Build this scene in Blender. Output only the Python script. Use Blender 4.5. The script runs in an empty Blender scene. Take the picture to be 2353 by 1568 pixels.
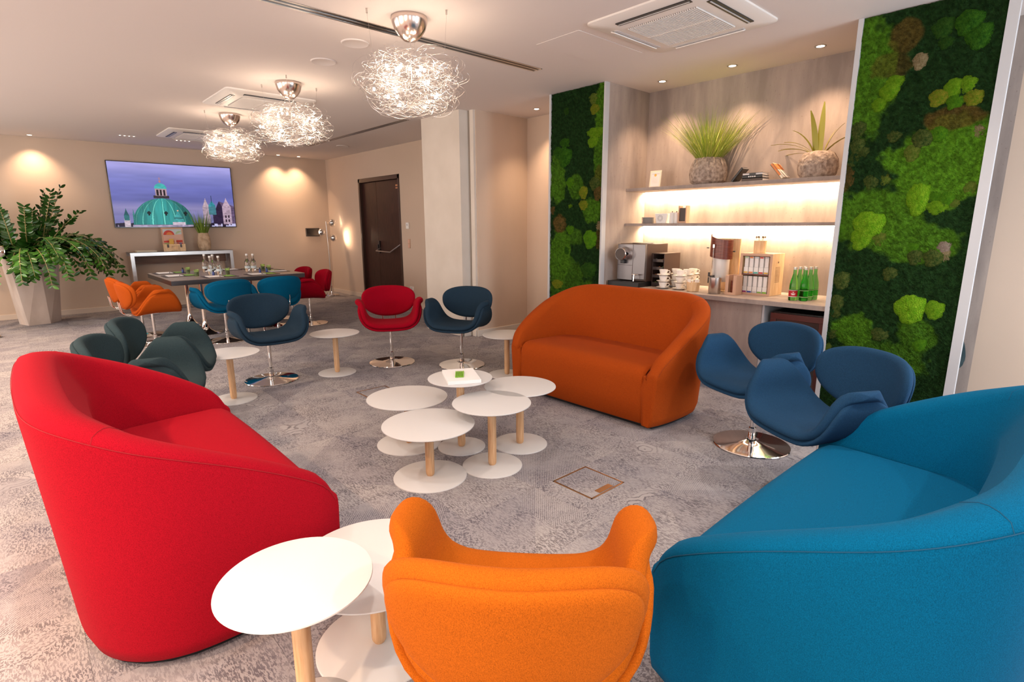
import bpy, math, random
import numpy as np
from mathutils import Vector, Matrix
random.seed(7); rng = np.random.default_rng(11)
PI = math.pi
S = bpy.context.scene
COL = S.collection

# ------------------------------------------------------------------ camera
FPX, TH, ROLL, AZ, HC = 1245.547, .20992, -.00394, .83137, 1.45
F_ = Vector((math.cos(TH)*math.cos(AZ), math.cos(TH)*math.sin(AZ), -math.sin(TH)))
R0 = Vector((math.sin(AZ), -math.cos(AZ), 0)); U0 = R0.cross(F_)
R_ = R0*math.cos(ROLL)+U0*math.sin(ROLL); U_ = -R0*math.sin(ROLL)+U0*math.cos(ROLL)
cd = bpy.data.cameras.new('camera'); cam = bpy.data.objects.new('camera', cd); COL.objects.link(cam)
cd.sensor_width = 36; cd.lens = 36*FPX/2353; cd.clip_start = .05
M3 = Matrix((R_, U_, -F_)).transposed()
cam.matrix_world = Matrix.Translation((0, 0, HC)) @ M3.to_4x4()
S.camera = cam
CAMP = Vector((0, 0, HC))

# ------------------------------------------------------------------ look, world, big lights
vs = S.view_settings; vs.view_transform = 'Standard'; vs.look = 'None'; vs.gamma = 1; vs.use_curve_mapping = False
vs.exposure = 0.29
S.cycles.use_denoising = True
S.cycles.max_bounces = 9; S.cycles.diffuse_bounces = 5; S.cycles.glossy_bounces = 4
S.cycles.transmission_bounces = 8; S.cycles.transparent_max_bounces = 12
S.cycles.sample_clamp_indirect = 6; S.cycles.caustics_reflective = False; S.cycles.caustics_refractive = False
w = bpy.data.worlds.new('world'); S.world = w; w.use_nodes = True
wn = w.node_tree.nodes['Background']; wn.inputs[0].default_value = (.75, .85, 1, 1); wn.inputs[1].default_value = 1.2

WARM = (1, .66, .42); NEUT = (1, .88, .79); DAY = (.80, .90, 1.0)
def area(name, loc, d, size, power, col, spread=180, sy=None):
    l = bpy.data.lights.new(name, 'AREA'); l.energy = power; l.color = col
    l.shape = 'RECTANGLE' if sy else 'SQUARE'; l.size = size
    if sy: l.size_y = sy
    l.spread = math.radians(spread)
    o = bpy.data.objects.new(name, l); COL.objects.link(o); o.location = loc
    o.rotation_euler = Vector(d).to_track_quat('-Z', 'Y').to_euler(); return o
def spot(name, loc, power, col, ang=80, blend=.7, r=.04, d=(0, 0, -1)):
    l = bpy.data.lights.new(name, 'SPOT'); l.energy = power; l.color = col
    l.spot_size = math.radians(ang); l.spot_blend = blend; l.shadow_soft_size = r
    o = bpy.data.objects.new(name, l); COL.objects.link(o); o.location = loc
    o.rotation_euler = Vector(d).to_track_quat('-Z', 'Y').to_euler(); return o
def point(name, loc, power, col, r=.03):
    l = bpy.data.lights.new(name, 'POINT'); l.energy = power; l.color = col; l.shadow_soft_size = r
    o = bpy.data.objects.new(name, l); COL.objects.link(o); o.location = loc; return o
ZC = 2.85
XL, YB, YT, XR = -2.6, -2.2, 11.79, 5.36
# daylight through the windows behind and beside the camera
WIN_BACK = [(-1.6, -.2), (1.0, 2.4), (3.4, 4.9)]
WIN_LEFT = [(-1.0, 1.0), (2.2, 4.4), (5.6, 7.8), (8.8, 11.0)]
for a, b in WIN_BACK:
    area('window_light', ((a+b)/2, YB-.25, 1.55), (0, 1, -.12), b-a-.1, 105 if a > 3 else 14, DAY, 170, 1.9)
for a, b in WIN_LEFT:
    area('window_light', (XL-.25, (a+b)/2, 1.55), (1, 0, -.12), b-a-.1, 55, (1, .86, .74), 170, 1.9)
# unseen fill spots added over the ceiling to brighten the room, no fittings
FILL_XY = [(x, y) for y in (-1.2, .3, 1.8, 3.6, 5.4, 7.4, 9.4) for x in (-1.6, .2)]
FILL_XY += [(1.9, -1.2), (3.6, -1.2), (1.9, .2), (3.4, .5)]
DL_VIS = [(5.03, 3.28), (5.03, 2.56), (5.03, 1.83), (5.01, 5.03), (.47, 11.55), (4.22, 11.54), (4.63, 11.54)]

# ------------------------------------------------------------------ materials
MATS = {}
def mat(name, col, rough=.5, metal=0, spec=.5, **k):
    m = bpy.data.materials.new(name); m.use_nodes = True; b = m.node_tree.nodes['Principled BSDF']
    b.inputs['Base Color'].default_value = (*col, 1); b.inputs['Roughness'].default_value = rough
    b.inputs['Metallic'].default_value = metal; b.inputs['Specular IOR Level'].default_value = spec
    if k.get('sheen'):
        b.inputs['Sheen Weight'].default_value = k['sheen']; b.inputs['Sheen Roughness'].default_value = .4
        b.inputs['Sheen Tint'].default_value = (*[min(1, c*1.3+.15) for c in col], 1)
    if k.get('em'):
        b.inputs['Emission Color'].default_value = (*k.get('emc', col), 1); b.inputs['Emission Strength'].default_value = k['em']
    if k.get('trans'): b.inputs['Transmission Weight'].default_value = k['trans']; b.inputs['IOR'].default_value = k.get('ior', 1.45)
    if k.get('coat'): b.inputs['Coat Weight'].default_value = k['coat']
    MATS[name] = m; return m
def nodes(m): return m.node_tree.nodes, m.node_tree.links, m.node_tree.nodes['Principled BSDF']
def N(m, t, **k):
    n = m.node_tree.nodes.new(t)
    for a, b in k.items():
        if a.startswith('i_'): n.inputs[a[2:].replace('_', ' ')].default_value = b
        else: setattr(n, a, b)
    return n
def ramp(m, stops):
    r = m.node_tree.nodes.new('ShaderNodeValToRGB'); e = r.color_ramp.elements
    while len(e) < len(stops): e.new(.5)
    for q, (p, c) in zip(e, stops): q.position = p; q.color = (*c, 1)
    return r
def noisy(m, c1, c2, scale, detail=3, stretch=(1, 1, 1), lo=.35, hi=.65, bump=0, bscale=None, coord='Object', rough=.5, bdist=.01):
    n, l, b = nodes(m); tc = N(m, 'ShaderNodeTexCoord'); mp = N(m, 'ShaderNodeMapping'); mp.inputs['Scale'].default_value = stretch
    l.new(tc.outputs[coord], mp.inputs[0]); nz = N(m, 'ShaderNodeTexNoise', i_Scale=scale, i_Detail=detail, i_Roughness=rough)
    l.new(mp.outputs[0], nz.inputs['Vector']); r = ramp(m, [(lo, c1), (hi, c2)]); l.new(nz.outputs['Fac'], r.inputs[0])
    l.new(r.outputs[0], b.inputs['Base Color'])
    if bump:
        nb = N(m, 'ShaderNodeTexNoise', i_Scale=bscale or scale, i_Detail=2.0); l.new(mp.outputs[0], nb.inputs['Vector'])
        bp = N(m, 'ShaderNodeBump', i_Strength=bump, i_Distance=bdist); l.new(nb.outputs['Fac'], bp.inputs['Height']); l.new(bp.outputs[0], b.inputs['Normal'])
    return m
def fabric(name, c, sheen=.07):
    m = mat(name, c, .9, spec=.08, sheen=sheen)
    return noisy(m, tuple(x*.66 for x in c), tuple(min(1, x*1.16) for x in c), 520, 3, (1, 1, .6), .34, .62, .25, 600, bdist=.002, rough=.7)
fabric('red_felt', (.35, .004, .014)); fabric('orange_felt', (.36, .058, .006)); fabric('blue_felt', (.0, .10, .215))
fabric('amber_felt', (.43, .100, .006)); fabric('navy_felt', (.015, .052, .112)); fabric('slate_felt', (.018, .038, .062))
fabric('green_slate_felt', (.028, .048, .055)); fabric('azure_felt', (.0, .085, .18)); fabric('crimson_felt', (.30, .001, .012))
fabric('rust_felt', (.42, .075, .007))
mat('seam_red', (.30, .004, .010), .9); mat('seam_orange', (.25, .04, .005), .9); mat('seam_blue', (.0, .065, .14), .9)
mat('chrome', (.86, .84, .82), .07, 1); mat('canopy_metal', (.70, .60, .55), .2, 1); mat('brushed', (.62, .58, .55), .28, 1); mat('dark_metal', (.06, .05, .05), .35, .6)
mat('table_white', (.63, .625, .62), .42, spec=.4); mat('black', (.012, .012, .013), .35); mat('white', (.85, .84, .82), .4)
mat('trimgrey', (.50, .51, .53), .5); mat('ceiling_white', (.74, .68, .65), .9, spec=.1); mat('plastic_white', (.80, .76, .72), .45)
noisy(mat('wall_cream', (.70, .58, .47), .85, spec=.15), (.58, .465, .37), (.64, .51, .41), 1.5, 4, bump=.04, bscale=60, coord='Generated')
noisy(mat('wall_pier', (.74, .68, .61), .85, spec=.15), (.66, .60, .53), (.70, .64, .57), 3, 3)
mat('beige_base', (.66, .56, .47), .6)
noisy(mat('oak', (.62, .38, .2), .5), (.55, .31, .15), (.70, .45, .25), 14, 4, (6, 6, .5))
noisy(mat('door_wood', (.04, .015, .01), .4, spec=.3), (.028, .010, .008), (.055, .02, .014), 12, 3, (5, 5, .4)); mat('door_frame', (.05, .025, .018), .35)
noisy(mat('pale_wood', (.8, .55, .3), .5), (.72, .48, .25), (.84, .62, .38), 16, 4, (4, 4, .6))
noisy(mat('dark_wood', (.2, .04, .02), .3), (.12, .022, .012), (.24, .06, .03), 30, 4, (.5, .5, 8))
noisy(mat('taupe_top', (.26, .2, .17), .35), (.23, .18, .15), (.30, .24, .20), 30, 3)
noisy(mat('console_wood', (.15, .07, .04), .5), (.13, .06, .035), (.18, .09, .05), 12, 3, (.4, 4, 4))
noisy(mat('planter_stone', (.62, .53, .47), .45), (.56, .47, .41), (.68, .59, .53), 5, 4, (1, 1, .4))
def concrete(name, a, b):
    m = mat(name, a, .65, spec=.3); n, l, bs = nodes(m)
    tc = N(m, 'ShaderNodeNewGeometry'); mp = N(m, 'ShaderNodeMapping'); mp.inputs['Scale'].default_value = (3.2, 3.2, .7); l.new(tc.outputs['Position'], mp.inputs[0])
    n1 = N(m, 'ShaderNodeTexNoise', i_Scale=1.6, i_Detail=6., i_Roughness=.62); l.new(mp.outputs[0], n1.inputs['Vector'])
    r1 = ramp(m, [(.33, a), (.67, b)]); l.new(n1.outputs['Fac'], r1.inputs[0])
    n2 = N(m, 'ShaderNodeTexNoise', i_Scale=55., i_Detail=3.); l.new(tc.outputs['Position'], n2.inputs['Vector'])
    r2 = ramp(m, [(.26, (.6, .55, .53)), (.33, (1, 1, 1))]); l.new(n2.outputs['Fac'], r2.inputs[0])
    mx = N(m, 'ShaderNodeMix', data_type='RGBA', blend_type='MULTIPLY'); mx.inputs[0].default_value = .6
    l.new(r1.outputs[0], mx.inputs[6]); l.new(r2.outputs[0], mx.inputs[7]); l.new(mx.outputs[2], bs.inputs['Base Color']); return m
concrete('concrete', (.28, .235, .215), (.44, .37, .33))
def carpet():
    m = mat('carpet', (.4, .38, .38), .95, spec=.08); n, l, b = nodes(m)
    g = N(m, 'ShaderNodeNewGeometry'); oi = N(m, 'ShaderNodeObjectInfo')
    mul = N(m, 'ShaderNodeMath', operation='MULTIPLY'); mul.inputs[1].default_value = 23.7; l.new(oi.outputs['Random'], mul.inputs[0])
    add = N(m, 'ShaderNodeVectorMath', operation='ADD'); l.new(g.outputs['Position'], add.inputs[0]); l.new(mul.outputs[0], add.inputs[1])
    def strokes(rot, sc, thr):
        mp = N(m, 'ShaderNodeMapping'); mp.inputs['Rotation'].default_value = (0, 0, rot); mp.inputs['Scale'].default_value = sc; l.new(add.outputs[0], mp.inputs[0])
        nz = N(m, 'ShaderNodeTexNoise', i_Scale=1., i_Detail=2.5, i_Roughness=.6, i_Distortion=.6); l.new(mp.outputs[0], nz.inputs['Vector'])
        r = ramp(m, [(thr, (0, 0, 0)), (thr+.06, (1, 1, 1))]); l.new(nz.outputs['Fac'], r.inputs[0]); return r.outputs[0]
    s1 = strokes(.78, (165, 46, 1), .475); s2 = strokes(-.72, (155, 52, 1), .475); s3 = strokes(.1, (105, 105, 1), .49)
    mpw = N(m, 'ShaderNodeMapping'); mpw.inputs['Rotation'].default_value = (0, 0, .785); l.new(add.outputs[0], mpw.inputs[0])
    wv = N(m, 'ShaderNodeTexWave', wave_type='BANDS', i_Scale=30., i_Distortion=5., i_Detail=3., i_Detail_Scale=4.); l.new(mpw.outputs[0], wv.inputs['Vector'])
    rw = ramp(m, [(.45, (0, 0, 0)), (.7, (1, 1, 1))]); l.new(wv.outputs['Fac'], rw.inputs[0])
    wd = N(m, 'ShaderNodeTexNoise', i_Scale=26., i_Detail=2.); l.new(add.outputs[0], wd.inputs['Vector'])
    wr = N(m, 'ShaderNodeTexVoronoi', i_Scale=5.5, feature='F1'); l.new(add.outputs[0], wr.inputs['Vector'])
    ws = N(m, 'ShaderNodeMath', operation='MULTIPLY'); ws.inputs[1].default_value = 34.; l.new(wr.outputs['Distance'], ws.inputs[0])
    wa = N(m, 'ShaderNodeMath', operation='MULTIPLY_ADD'); wa.inputs[1].default_value = 6.; l.new(wd.outputs['Fac'], wa.inputs[0]); l.new(ws.outputs[0], wa.inputs[2])
    wsn = N(m, 'ShaderNodeMath', operation='SINE'); l.new(wa.outputs[0], wsn.inputs[0])
    rr = ramp(m, [(.55, (0, 0, 0)), (.85, (1, 1, 1))]); l.new(wsn.outputs[0], rr.inputs[0])
    vo = N(m, 'ShaderNodeTexVoronoi', i_Scale=3.0, distance='MANHATTAN'); l.new(add.outputs[0], vo.inputs['Vector'])
    sep = N(m, 'ShaderNodeSeparateColor'); l.new(vo.outputs['Color'], sep.inputs[0])
    def mix(f, a, c):
        x = N(m, 'ShaderNodeMix', data_type='RGBA')
        if isinstance(f, float): x.inputs[0].default_value = f
        else: l.new(f, x.inputs[0])
        l.new(a, x.inputs[6]); l.new(c, x.inputs[7]); return x.outputs[2]
    def step(src, t):
        x = N(m, 'ShaderNodeMath', operation='GREATER_THAN'); x.inputs[1].default_value = t; l.new(src, x.inputs[0]); return x.outputs[0]
    p = mix(step(sep.outputs[0], .5), s1, s2); p = mix(step(sep.outputs[1], .66), p, s3)
    p2 = mix(step(sep.outputs[2], .88), p, rw.outputs[0])
    x3 = N(m, 'ShaderNodeMath', operation='MULTIPLY'); l.new(sep.outputs[0], x3.inputs[0]); l.new(sep.outputs[1], x3.inputs[1])
    p2 = mix(step(x3.outputs[0], .72), p2, rr.outputs[0])
    # fine woven lines
    wf = N(m, 'ShaderNodeTexWave', wave_type='BANDS', i_Scale=62., i_Distortion=2.5, i_Detail=2., i_Detail_Scale=6.); l.new(mpw.outputs[0], wf.inputs['Vector'])
    rf = ramp(m, [(.35, (.55, .55, .55)), (.65, (1, 1, 1))]); l.new(wf.outputs['Fac'], rf.inputs[0])
    xf = N(m, 'ShaderNodeMix', data_type='RGBA', blend_type='MULTIPLY'); xf.inputs[0].default_value = .55; l.new(p2, xf.inputs[6]); l.new(rf.outputs[0], xf.inputs[7]); p2 = xf.outputs[2]
    # worn-out areas
    nz = N(m, 'ShaderNodeTexNoise', i_Scale=5.5, i_Detail=4., i_Roughness=.65); l.new(add.outputs[0], nz.inputs['Vector'])
    wr2 = ramp(m, [(.34, (.22, .22, .22)), (.60, (.95, .95, .95))]); l.new(nz.outputs['Fac'], wr2.inputs[0])
    mm = N(m, 'ShaderNodeMath', operation='MULTIPLY'); l.new(p2, mm.inputs[0]); l.new(wr2.outputs[0], mm.inputs[1])
    lt = ramp(m, [(.3, (.315, .30, .315)), (.7, (.41, .385, .385))]); n5 = N(m, 'ShaderNodeTexNoise', i_Scale=2.2, i_Detail=3.); l.new(add.outputs[0], n5.inputs['Vector']); l.new(n5.outputs['Fac'], lt.inputs[0])
    dk = ramp(m, [(.35, (.095, .085, .115)), (.65, (.135, .12, .13))]); l.new(n5.outputs['Fac'], dk.inputs[0])
    c = mix(mm.outputs[0], lt.outputs[0], dk.outputs[0])
    # diagonal halves of a tile differ a little in tone
    sx = N(m, 'ShaderNodeSeparateXYZ'); l.new(g.outputs['Position'], sx.inputs[0])
    fx = N(m, 'ShaderNodeMath', operation='PINGPONG'); fx.inputs[1].default_value = .5; l.new(sx.outputs[0], fx.inputs[0])
    fy = N(m, 'ShaderNodeMath', operation='PINGPONG'); fy.inputs[1].default_value = .5; l.new(sx.outputs[1], fy.inputs[0])
    gt = N(m, 'ShaderNodeMath', operation='GREATER_THAN'); l.new(fx.outputs[0], gt.inputs[0]); l.new(fy.outputs[0], gt.inputs[1])
    gm = N(m, 'ShaderNodeMath', operation='MULTIPLY'); l.new(gt.outputs[0], gm.inputs[0]); l.new(oi.outputs['Random'], gm.inputs[1])
    tr = ramp(m, [(0, (1, 1, 1)), (1, (.80, .80, .84))]); l.new(gm.outputs[0], tr.inputs[0])
    fn = N(m, 'ShaderNodeMix', data_type='RGBA', blend_type='MULTIPLY'); fn.inputs[0].default_value = 1.; l.new(c, fn.inputs[6]); l.new(tr.outputs[0], fn.inputs[7])
    l.new(fn.outputs[2], b.inputs['Base Color'])
    nb = N(m, 'ShaderNodeTexNoise', i_Scale=600., i_Detail=1.); l.new(g.outputs['Position'], nb.inputs['Vector'])
    ad = N(m, 'ShaderNodeMath', operation='SUBTRACT'); l.new(nb.outputs['Fac'], ad.inputs[0]); l.new(mm.outputs[0], ad.inputs[1])
    bp = N(m, 'ShaderNodeBump', i_Strength=.35, i_Distance=.003); l.new(ad.outputs[0], bp.inputs['Height']); l.new(bp.outputs[0], b.inputs['Normal'])
carpet()
mat('subfloor', (.17, .155, .15), .9); mat('brass', (.72, .42, .22), .3, 1); mat('screen_black', (.008, .008, .01), .15)
mat('glass', (1, 1, 1), .02, trans=1, ior=1.45); mat('water', (.95, 1, 1), .0, trans=1, ior=1.33)
mat('green_glass', (.22, .80, .26), .02, trans=1, ior=1.3); mat('lime_glass', (.75, .95, .45), .05, trans=.9)
mat('red_label', (.45, .01, .02), .4); mat('pale_green', (.45, .62, .35), .5); mat('cap_silver', (.75, .77, .72), .3, .6)
mat('paper', (.86, .85, .84), .7); mat('green_pencil', (.22, .48, .03), .4); mat('leather', (.05, .03, .022), .45); mat('label_blue', (.04, .07, .25), .4)
mat('led', (1, .93, .8), .5, em=16, emc=(1, .86, .66)); mat('lamp_glow', (1, .95, .85), .5, em=14, emc=(1, .82, .62)); mat('bulb', (1, .9, .8), .5, em=60, emc=(1, .80, .60))
mat('wire', (.66, .62, .60), .3, .8); mat('porcelain', (.86, .83, .79), .2, spec=.6, coat=.3)
mat('smoke_glass', (.06, .05, .05), .08, spec=.8); mat('bronze', (.13, .045, .04), .35, .3); mat('grey_china', (.58, .57, .58), .35)
mat('cream_paper', (.85, .78, .62), .6); mat('orange_print', (.75, .25, .07), .6); mat('tan_wood', (.60, .38, .26), .5)
mat('red_print', (.62, .06, .04), .6); mat('green_print', (.22, .42, .08), .6); mat('yellow_print', (.75, .45, .08), .6); mat('teal_print', (.08, .45, .38), .6)
mat('blue_print', (.05, .08, .40), .6); mat('purple_print', (.30, .03, .18), .6); mat('sky_print', (.58, .66, .68), .6); mat('pink_print', (.72, .45, .35), .6)
mat('juice_white', (.80, .78, .75), .25, spec=.5); mat('coffee_silver', (.26, .245, .25), .36, .8); mat('coffee_side', (.085, .052, .042), .4, .3)
def leafmat(name, c1, c2, rough=.3, sub=.0):
    m = mat(name, c1, rough, spec=.5); n, l, b = nodes(m); oi = N(m, 'ShaderNodeNewGeometry'); r = ramp(m, [(0, c1), (1, c2)])
    l.new(oi.outputs['Random Per Island'], r.inputs[0]); l.new(r.outputs[0], b.inputs['Base Color']); return m
leafmat('zz_leaf', (.012, .055, .008), (.07, .22, .02), .22); mat('zz_stem', (.30, .26, .09), .5)
n_, l_, b_ = nodes(MATS['zz_leaf']); oi_ = N(MATS['zz_leaf'], 'ShaderNodeObjectInfo'); l_.new(oi_.outputs['Random'], n_['Color Ramp'].inputs[0])
leafmat('grass_blade', (.16, .30, .02), (.50, .52, .10), .5); leafmat('grass_dark', (.12, .24, .02), (.26, .38, .05), .5); leafmat('sword_leaf', (.30, .28, .015), (.42, .40, .03), .4)
noisy(mat('stone_pot', (.5, .4, .3), .85), (.22, .165, .13), (.50, .41, .34), 34, 6, (1, 1, 1), .33, .66, .5, 40, bdist=.02)
noisy(mat('sand_pot', (.6, .45, .3), .85), (.38, .25, .15), (.66, .50, .34), 14, 4, (1, 1, 1), .3, .6, .6, 25, bdist=.02)
def attrmat(name, rough=.9, em=False):
    m = mat(name, (.5, .5, .5), rough, spec=.1); n, l, b = nodes(m); a = N(m, 'ShaderNodeAttribute'); a.attribute_name = 'col'
    if em:
        b.inputs['Base Color'].default_value = (.01, .01, .01, 1); b.inputs['Roughness'].default_value = .25
        l.new(a.outputs['Color'], b.inputs['Emission Color']); b.inputs['Emission Strength'].default_value = 1.0
    else: l.new(a.outputs['Color'], b.inputs['Base Color'])
    return m
attrmat('moss_bed'); attrmat('screen_picture', em=True)
MC = {'B': ((.13, .36, .006), (.26, .50, .02)), 'G': ((.07, .25, .008), (.14, .36, .012)), 'M': ((.02, .10, .006), (.06, .20, .012)), 'D': ((.02, .085, .008), (.05, .14, .015)),
      'O': ((.03, .08, .012), (.15, .19, .04)), 'L': ((.10, .20, .015), (.26, .32, .05)), 'Y': ((.16, .30, .01), (.38, .36, .03)), 'T': ((.30, .23, .10), (.55, .44, .25)),
      'R': ((.07, .075, .015), (.24, .14, .04)), 'P': ((.40, .28, .22), (.60, .48, .40))}
for k_, (a_, b__) in MC.items():
    m_ = mat('cushion_'+k_, a_, .95, spec=.1); noisy(m_, a_, b__, 4, 6, (1, 1, 1), .38, .62, 1.0, 14, coord='Object', bdist=.05, rough=.75)

# ------------------------------------------------------------------ mesh helpers
class MB:
    def __init__(s): s.v = []; s.f = []; s.mi = []; s.cur = 0
    def add(s, vs, fs, M=None):
        o = len(s.v)
        if M is not None: vs = [M @ Vector(p) for p in vs]
        s.v += [tuple(p) for p in vs]; s.f += [tuple(i+o for i in f) for f in fs]; s.mi += [s.cur]*len(fs); return s
    def box(s, x0, x1, y0, y1, z0, z1, M=None):
        x0, x1 = min(x0, x1), max(x0, x1); y0, y1 = min(y0, y1), max(y0, y1); z0, z1 = min(z0, z1), max(z0, z1)
        return s.add([(x0, y0, z0), (x1, y0, z0), (x1, y1, z0), (x0, y1, z0), (x0, y0, z1), (x1, y0, z1), (x1, y1, z1), (x0, y1, z1)],
                     [(0, 3, 2, 1), (4, 5, 6, 7), (0, 1, 5, 4), (1, 2, 6, 5), (2, 3, 7, 6), (3, 0, 4, 7)], M)
    def grid(s, P, cu=False, cv=False, M=None):
        nu, nv = len(P), len(P[0]); vs = [p for r in P for p in r]; fs = []
        for i in range(nu if cu else nu-1):
            for j in range(nv if cv else nv-1):
                a, b = i, (i+1) % nu; c, d = j, (j+1) % nv
                fs.append((a*nv+c, b*nv+c, b*nv+d, a*nv+d))
        return s.add(vs, fs, M)
    def lathe(s, prof, n=32, c=(0, 0, 0), M=None, cap=True):
        P = [[(c[0]+r*math.cos(2*PI*j/n), c[1]+r*math.sin(2*PI*j/n), c[2]+z) for j in range(n)] for r, z in prof]
        P = [list(r) for r in P]; s_ = s.grid([[P[i][j] for i in range(len(prof))] for j in range(n)], cu=True, M=M)
        if cap:
            for k, rev in ((0, 1), (-1, 0)):
                if prof[k][0] > 1e-5:
                    ring = P[k]; s.add(ring, [tuple(range(n))[::-1] if rev else tuple(range(n))], M)
        return s_
    def tube(s, pts, r, n=8, M=None, cap=True):
        pts = [Vector(p) for p in pts]; rs = r if isinstance(r, (list, tuple)) else [r]*len(pts)
        t = (pts[1]-pts[0]).normalized(); up = Vector((0, 0, 1)) if abs(t.z) < .9 else Vector((1, 0, 0))
        a = t.cross(up).normalized(); rings = []
        for i, p in enumerate(pts):
            t = (pts[min(i+1, len(pts)-1)]-pts[max(i-1, 0)]).normalized()
            a = (a-t*a.dot(t)).normalized(); b = t.cross(a)
            rings.append([p+(a*math.cos(2*PI*j/n)+b*math.sin(2*PI*j/n))*rs[i] for j in range(n)])
        s.grid(rings, cv=True, M=M)
        if cap: s.add(rings[0], [tuple(range(n))[::-1]], M); s.add(rings[-1], [tuple(range(n))], M)
        return s
    def mesh(s, name, mats, smooth=True, ang=38):
        me = bpy.data.meshes.new(name); me.from_pydata(s.v, [], s.f); me.update()
        if isinstance(mats, str): mats = [mats]
        for q in mats: me.materials.append(MATS[q])
        if len(mats) > 1: me.polygons.foreach_set('material_index', s.mi)
        if smooth:
            me.polygons.foreach_set('use_smooth', [True]*len(s.f)); me.set_sharp_from_angle(angle=math.radians(ang))
        return me
    def build(s, name, mats, parent=None, smooth=True, bevel=0, loc=None, label=None, ang=38):
        o = bpy.data.objects.new(name, s.mesh(name, mats, smooth, ang)); COL.objects.link(o)
        if parent: o.parent = parent
        if loc: o.location = loc
        if bevel:
            b = o.modifiers.new('b', 'BEVEL'); b.width = bevel; b.segments = 2; b.limit_method = 'ANGLE'; b.harden_normals = False
        if label: o['label'] = label
        return o
def box(name, x0, x1, y0, y1, z0, z1, m, parent=None, bevel=0, **k): return MB().box(x0, x1, y0, y1, z0, z1).build(name, m, parent, smooth=bool(bevel), bevel=bevel, **k)
def tag(o, label=None, cat=None, group=None, kind=None):
    if label: o['label'] = label
    if cat: o['category'] = cat
    if group: o['group'] = group
    if kind: o['kind'] = kind
    return o
def thing(name, label, cat, loc=(0, 0, 0), rz=0, group=None):
    o = bpy.data.objects.new(name, None); COL.objects.link(o); o.empty_display_size = .1; o.location = loc; o.rotation_euler = (0, 0, rz)
    return tag(o, label, cat, group)
def copy_tree(o, parent=None):
    c = o.copy(); COL.objects.link(c)
    if parent: c.parent = parent
    for ch in o.children: copy_tree(ch, c)
    return c
def place(proto, used, loc, rz, label, group=None):
    o = copy_tree(proto) if used else proto
    o.location = loc; o.rotation_euler = (0, 0, rz); o['label'] = label
    if group: o['group'] = group
    return o
def struct(o): o['kind'] = 'structure'; return o
def sbox(name, *a, **k): return struct(box(name, *a, **k))
def catmull(P, n):
    P = np.array(P, float); d = np.r_[0, np.cumsum(np.linalg.norm(np.diff(P, axis=0), axis=1))]; Q = np.vstack([2*P[0]-P[1], P, 2*P[-1]-P[-2]]); out = []
    for u in np.linspace(0, d[-1], n):
        i = min(len(d)-2, int(np.searchsorted(d, u, side='right')-1)); t = (u-d[i])/(d[i+1]-d[i]); a, b, c, e = Q[i], Q[i+1], Q[i+2], Q[i+3]
        out.append(.5*((2*b)+(-a+c)*t+(2*a-5*b+4*c-e)*t*t+(-a+3*b-3*c+e)*t**3))
    return np.array(out)

# ------------------------------------------------------------------ room
Z0 = 0
# floor: sub-floor slab plus carpet tiles as pieces
floor = sbox('floor', XL, XR, YB, YT, -.06, -.006, 'subfloor')
T = .5; tile = MB().box(.0004, T-.0004, .0004, T-.0004, -.0055, 0).mesh('carpet_tile', 'carpet', False)
cells = []
for i in range(int(math.floor(XL/T)), int(XR/T)+1):
    for j in range(int(math.floor(YB/T)), int(YT/T)+1):
        p = Vector(((i+.5)*T, (j+.5)*T, 0))-CAMP; z = p.dot(F_)
        u = 1176.5+FPX*p.dot(R_)/max(z, .01); v = 784-FPX*p.dot(U_)/max(z, .01)
        vis = z > .3 and -250 < u < 2600 and 500 < v < 1900
        cells.append((0 if vis else 1, p.length, i, j))
cells.sort(); rest = MB()
for k, (nv, d, i, j) in enumerate(cells):
    x0, y0 = i*T, j*T
    if k < 290 and x0 >= XL and x0+T <= XR and y0 >= YB and y0+T <= YT:
        o = bpy.data.objects.new('carpet_tile', tile); COL.objects.link(o); o.parent = floor; o.location = (x0, y0, 0)
    else: rest.box(max(x0, XL)+.0004, min(x0+T, XR)-.0004, max(y0, YB)+.0004, min(y0+T, YT)-.0004, -.0055, 0)
r_ = rest.build('carpet_rest', 'carpet', floor, smooth=False); r_['kind'] = 'stuff'
sbox('ceiling', XL, XR, YB, YT, ZC, ZC+.1, 'ceiling_white')
sbox('wall_far', XL, XR, YT, YT+.12, 0, ZC, 'wall_cream')
def wall_open(name, fixed, y0, y1, ops, axis, th, m):
    b = MB(); c = y0
    def bx(a0, a1, z0, z1):
        if axis == 'y': b.box(min(fixed, fixed+th), max(fixed, fixed+th), a0, a1, z0, z1)
        else: b.box(a0, a1, min(fixed, fixed+th), max(fixed, fixed+th), z0, z1)
    for a, e, za, zb in ops:
        bx(c, a, 0, ZC)
        if za > 0: bx(a, e, 0, za)
        if zb < ZC: bx(a, e, zb, ZC)
        c = e
    bx(c, y1, 0, ZC); return struct(b.build(name, m, smooth=False))
wall_open('wall_left', XL, YB, YT, [(a, b, .6, 2.5) for a, b in WIN_LEFT], 'y', -.12, 'wall_pier')
wall_open('wall_back', YB, XL, XR, [(a, b, .6, 2.5) for a, b in WIN_BACK], 'x', -.12, 'wall_pier')
k = 0
for ops, ax in ((WIN_LEFT, 'y'), (WIN_BACK, 'x')):
    for a, b in ops:
        k += 1; fr = MB()
        for (p0, p1, z0, z1) in ((a, a+.06, .6, 2.5), (b-.06, b, .6, 2.5), (a, b, .6, .66), (a, b, 2.44, 2.5), ((a+b)/2-.03, (a+b)/2+.03, .6, 2.5), (a, b, 1.78, 1.82)):
            if ax == 'y': fr.box(XL-.08, XL-.03, p0, p1, z0, z1)
            else: fr.box(p0, p1, YB-.08, YB-.03, z0, z1)
        struct(fr.build('window_%d' % k, 'white', smooth=False))
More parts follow.
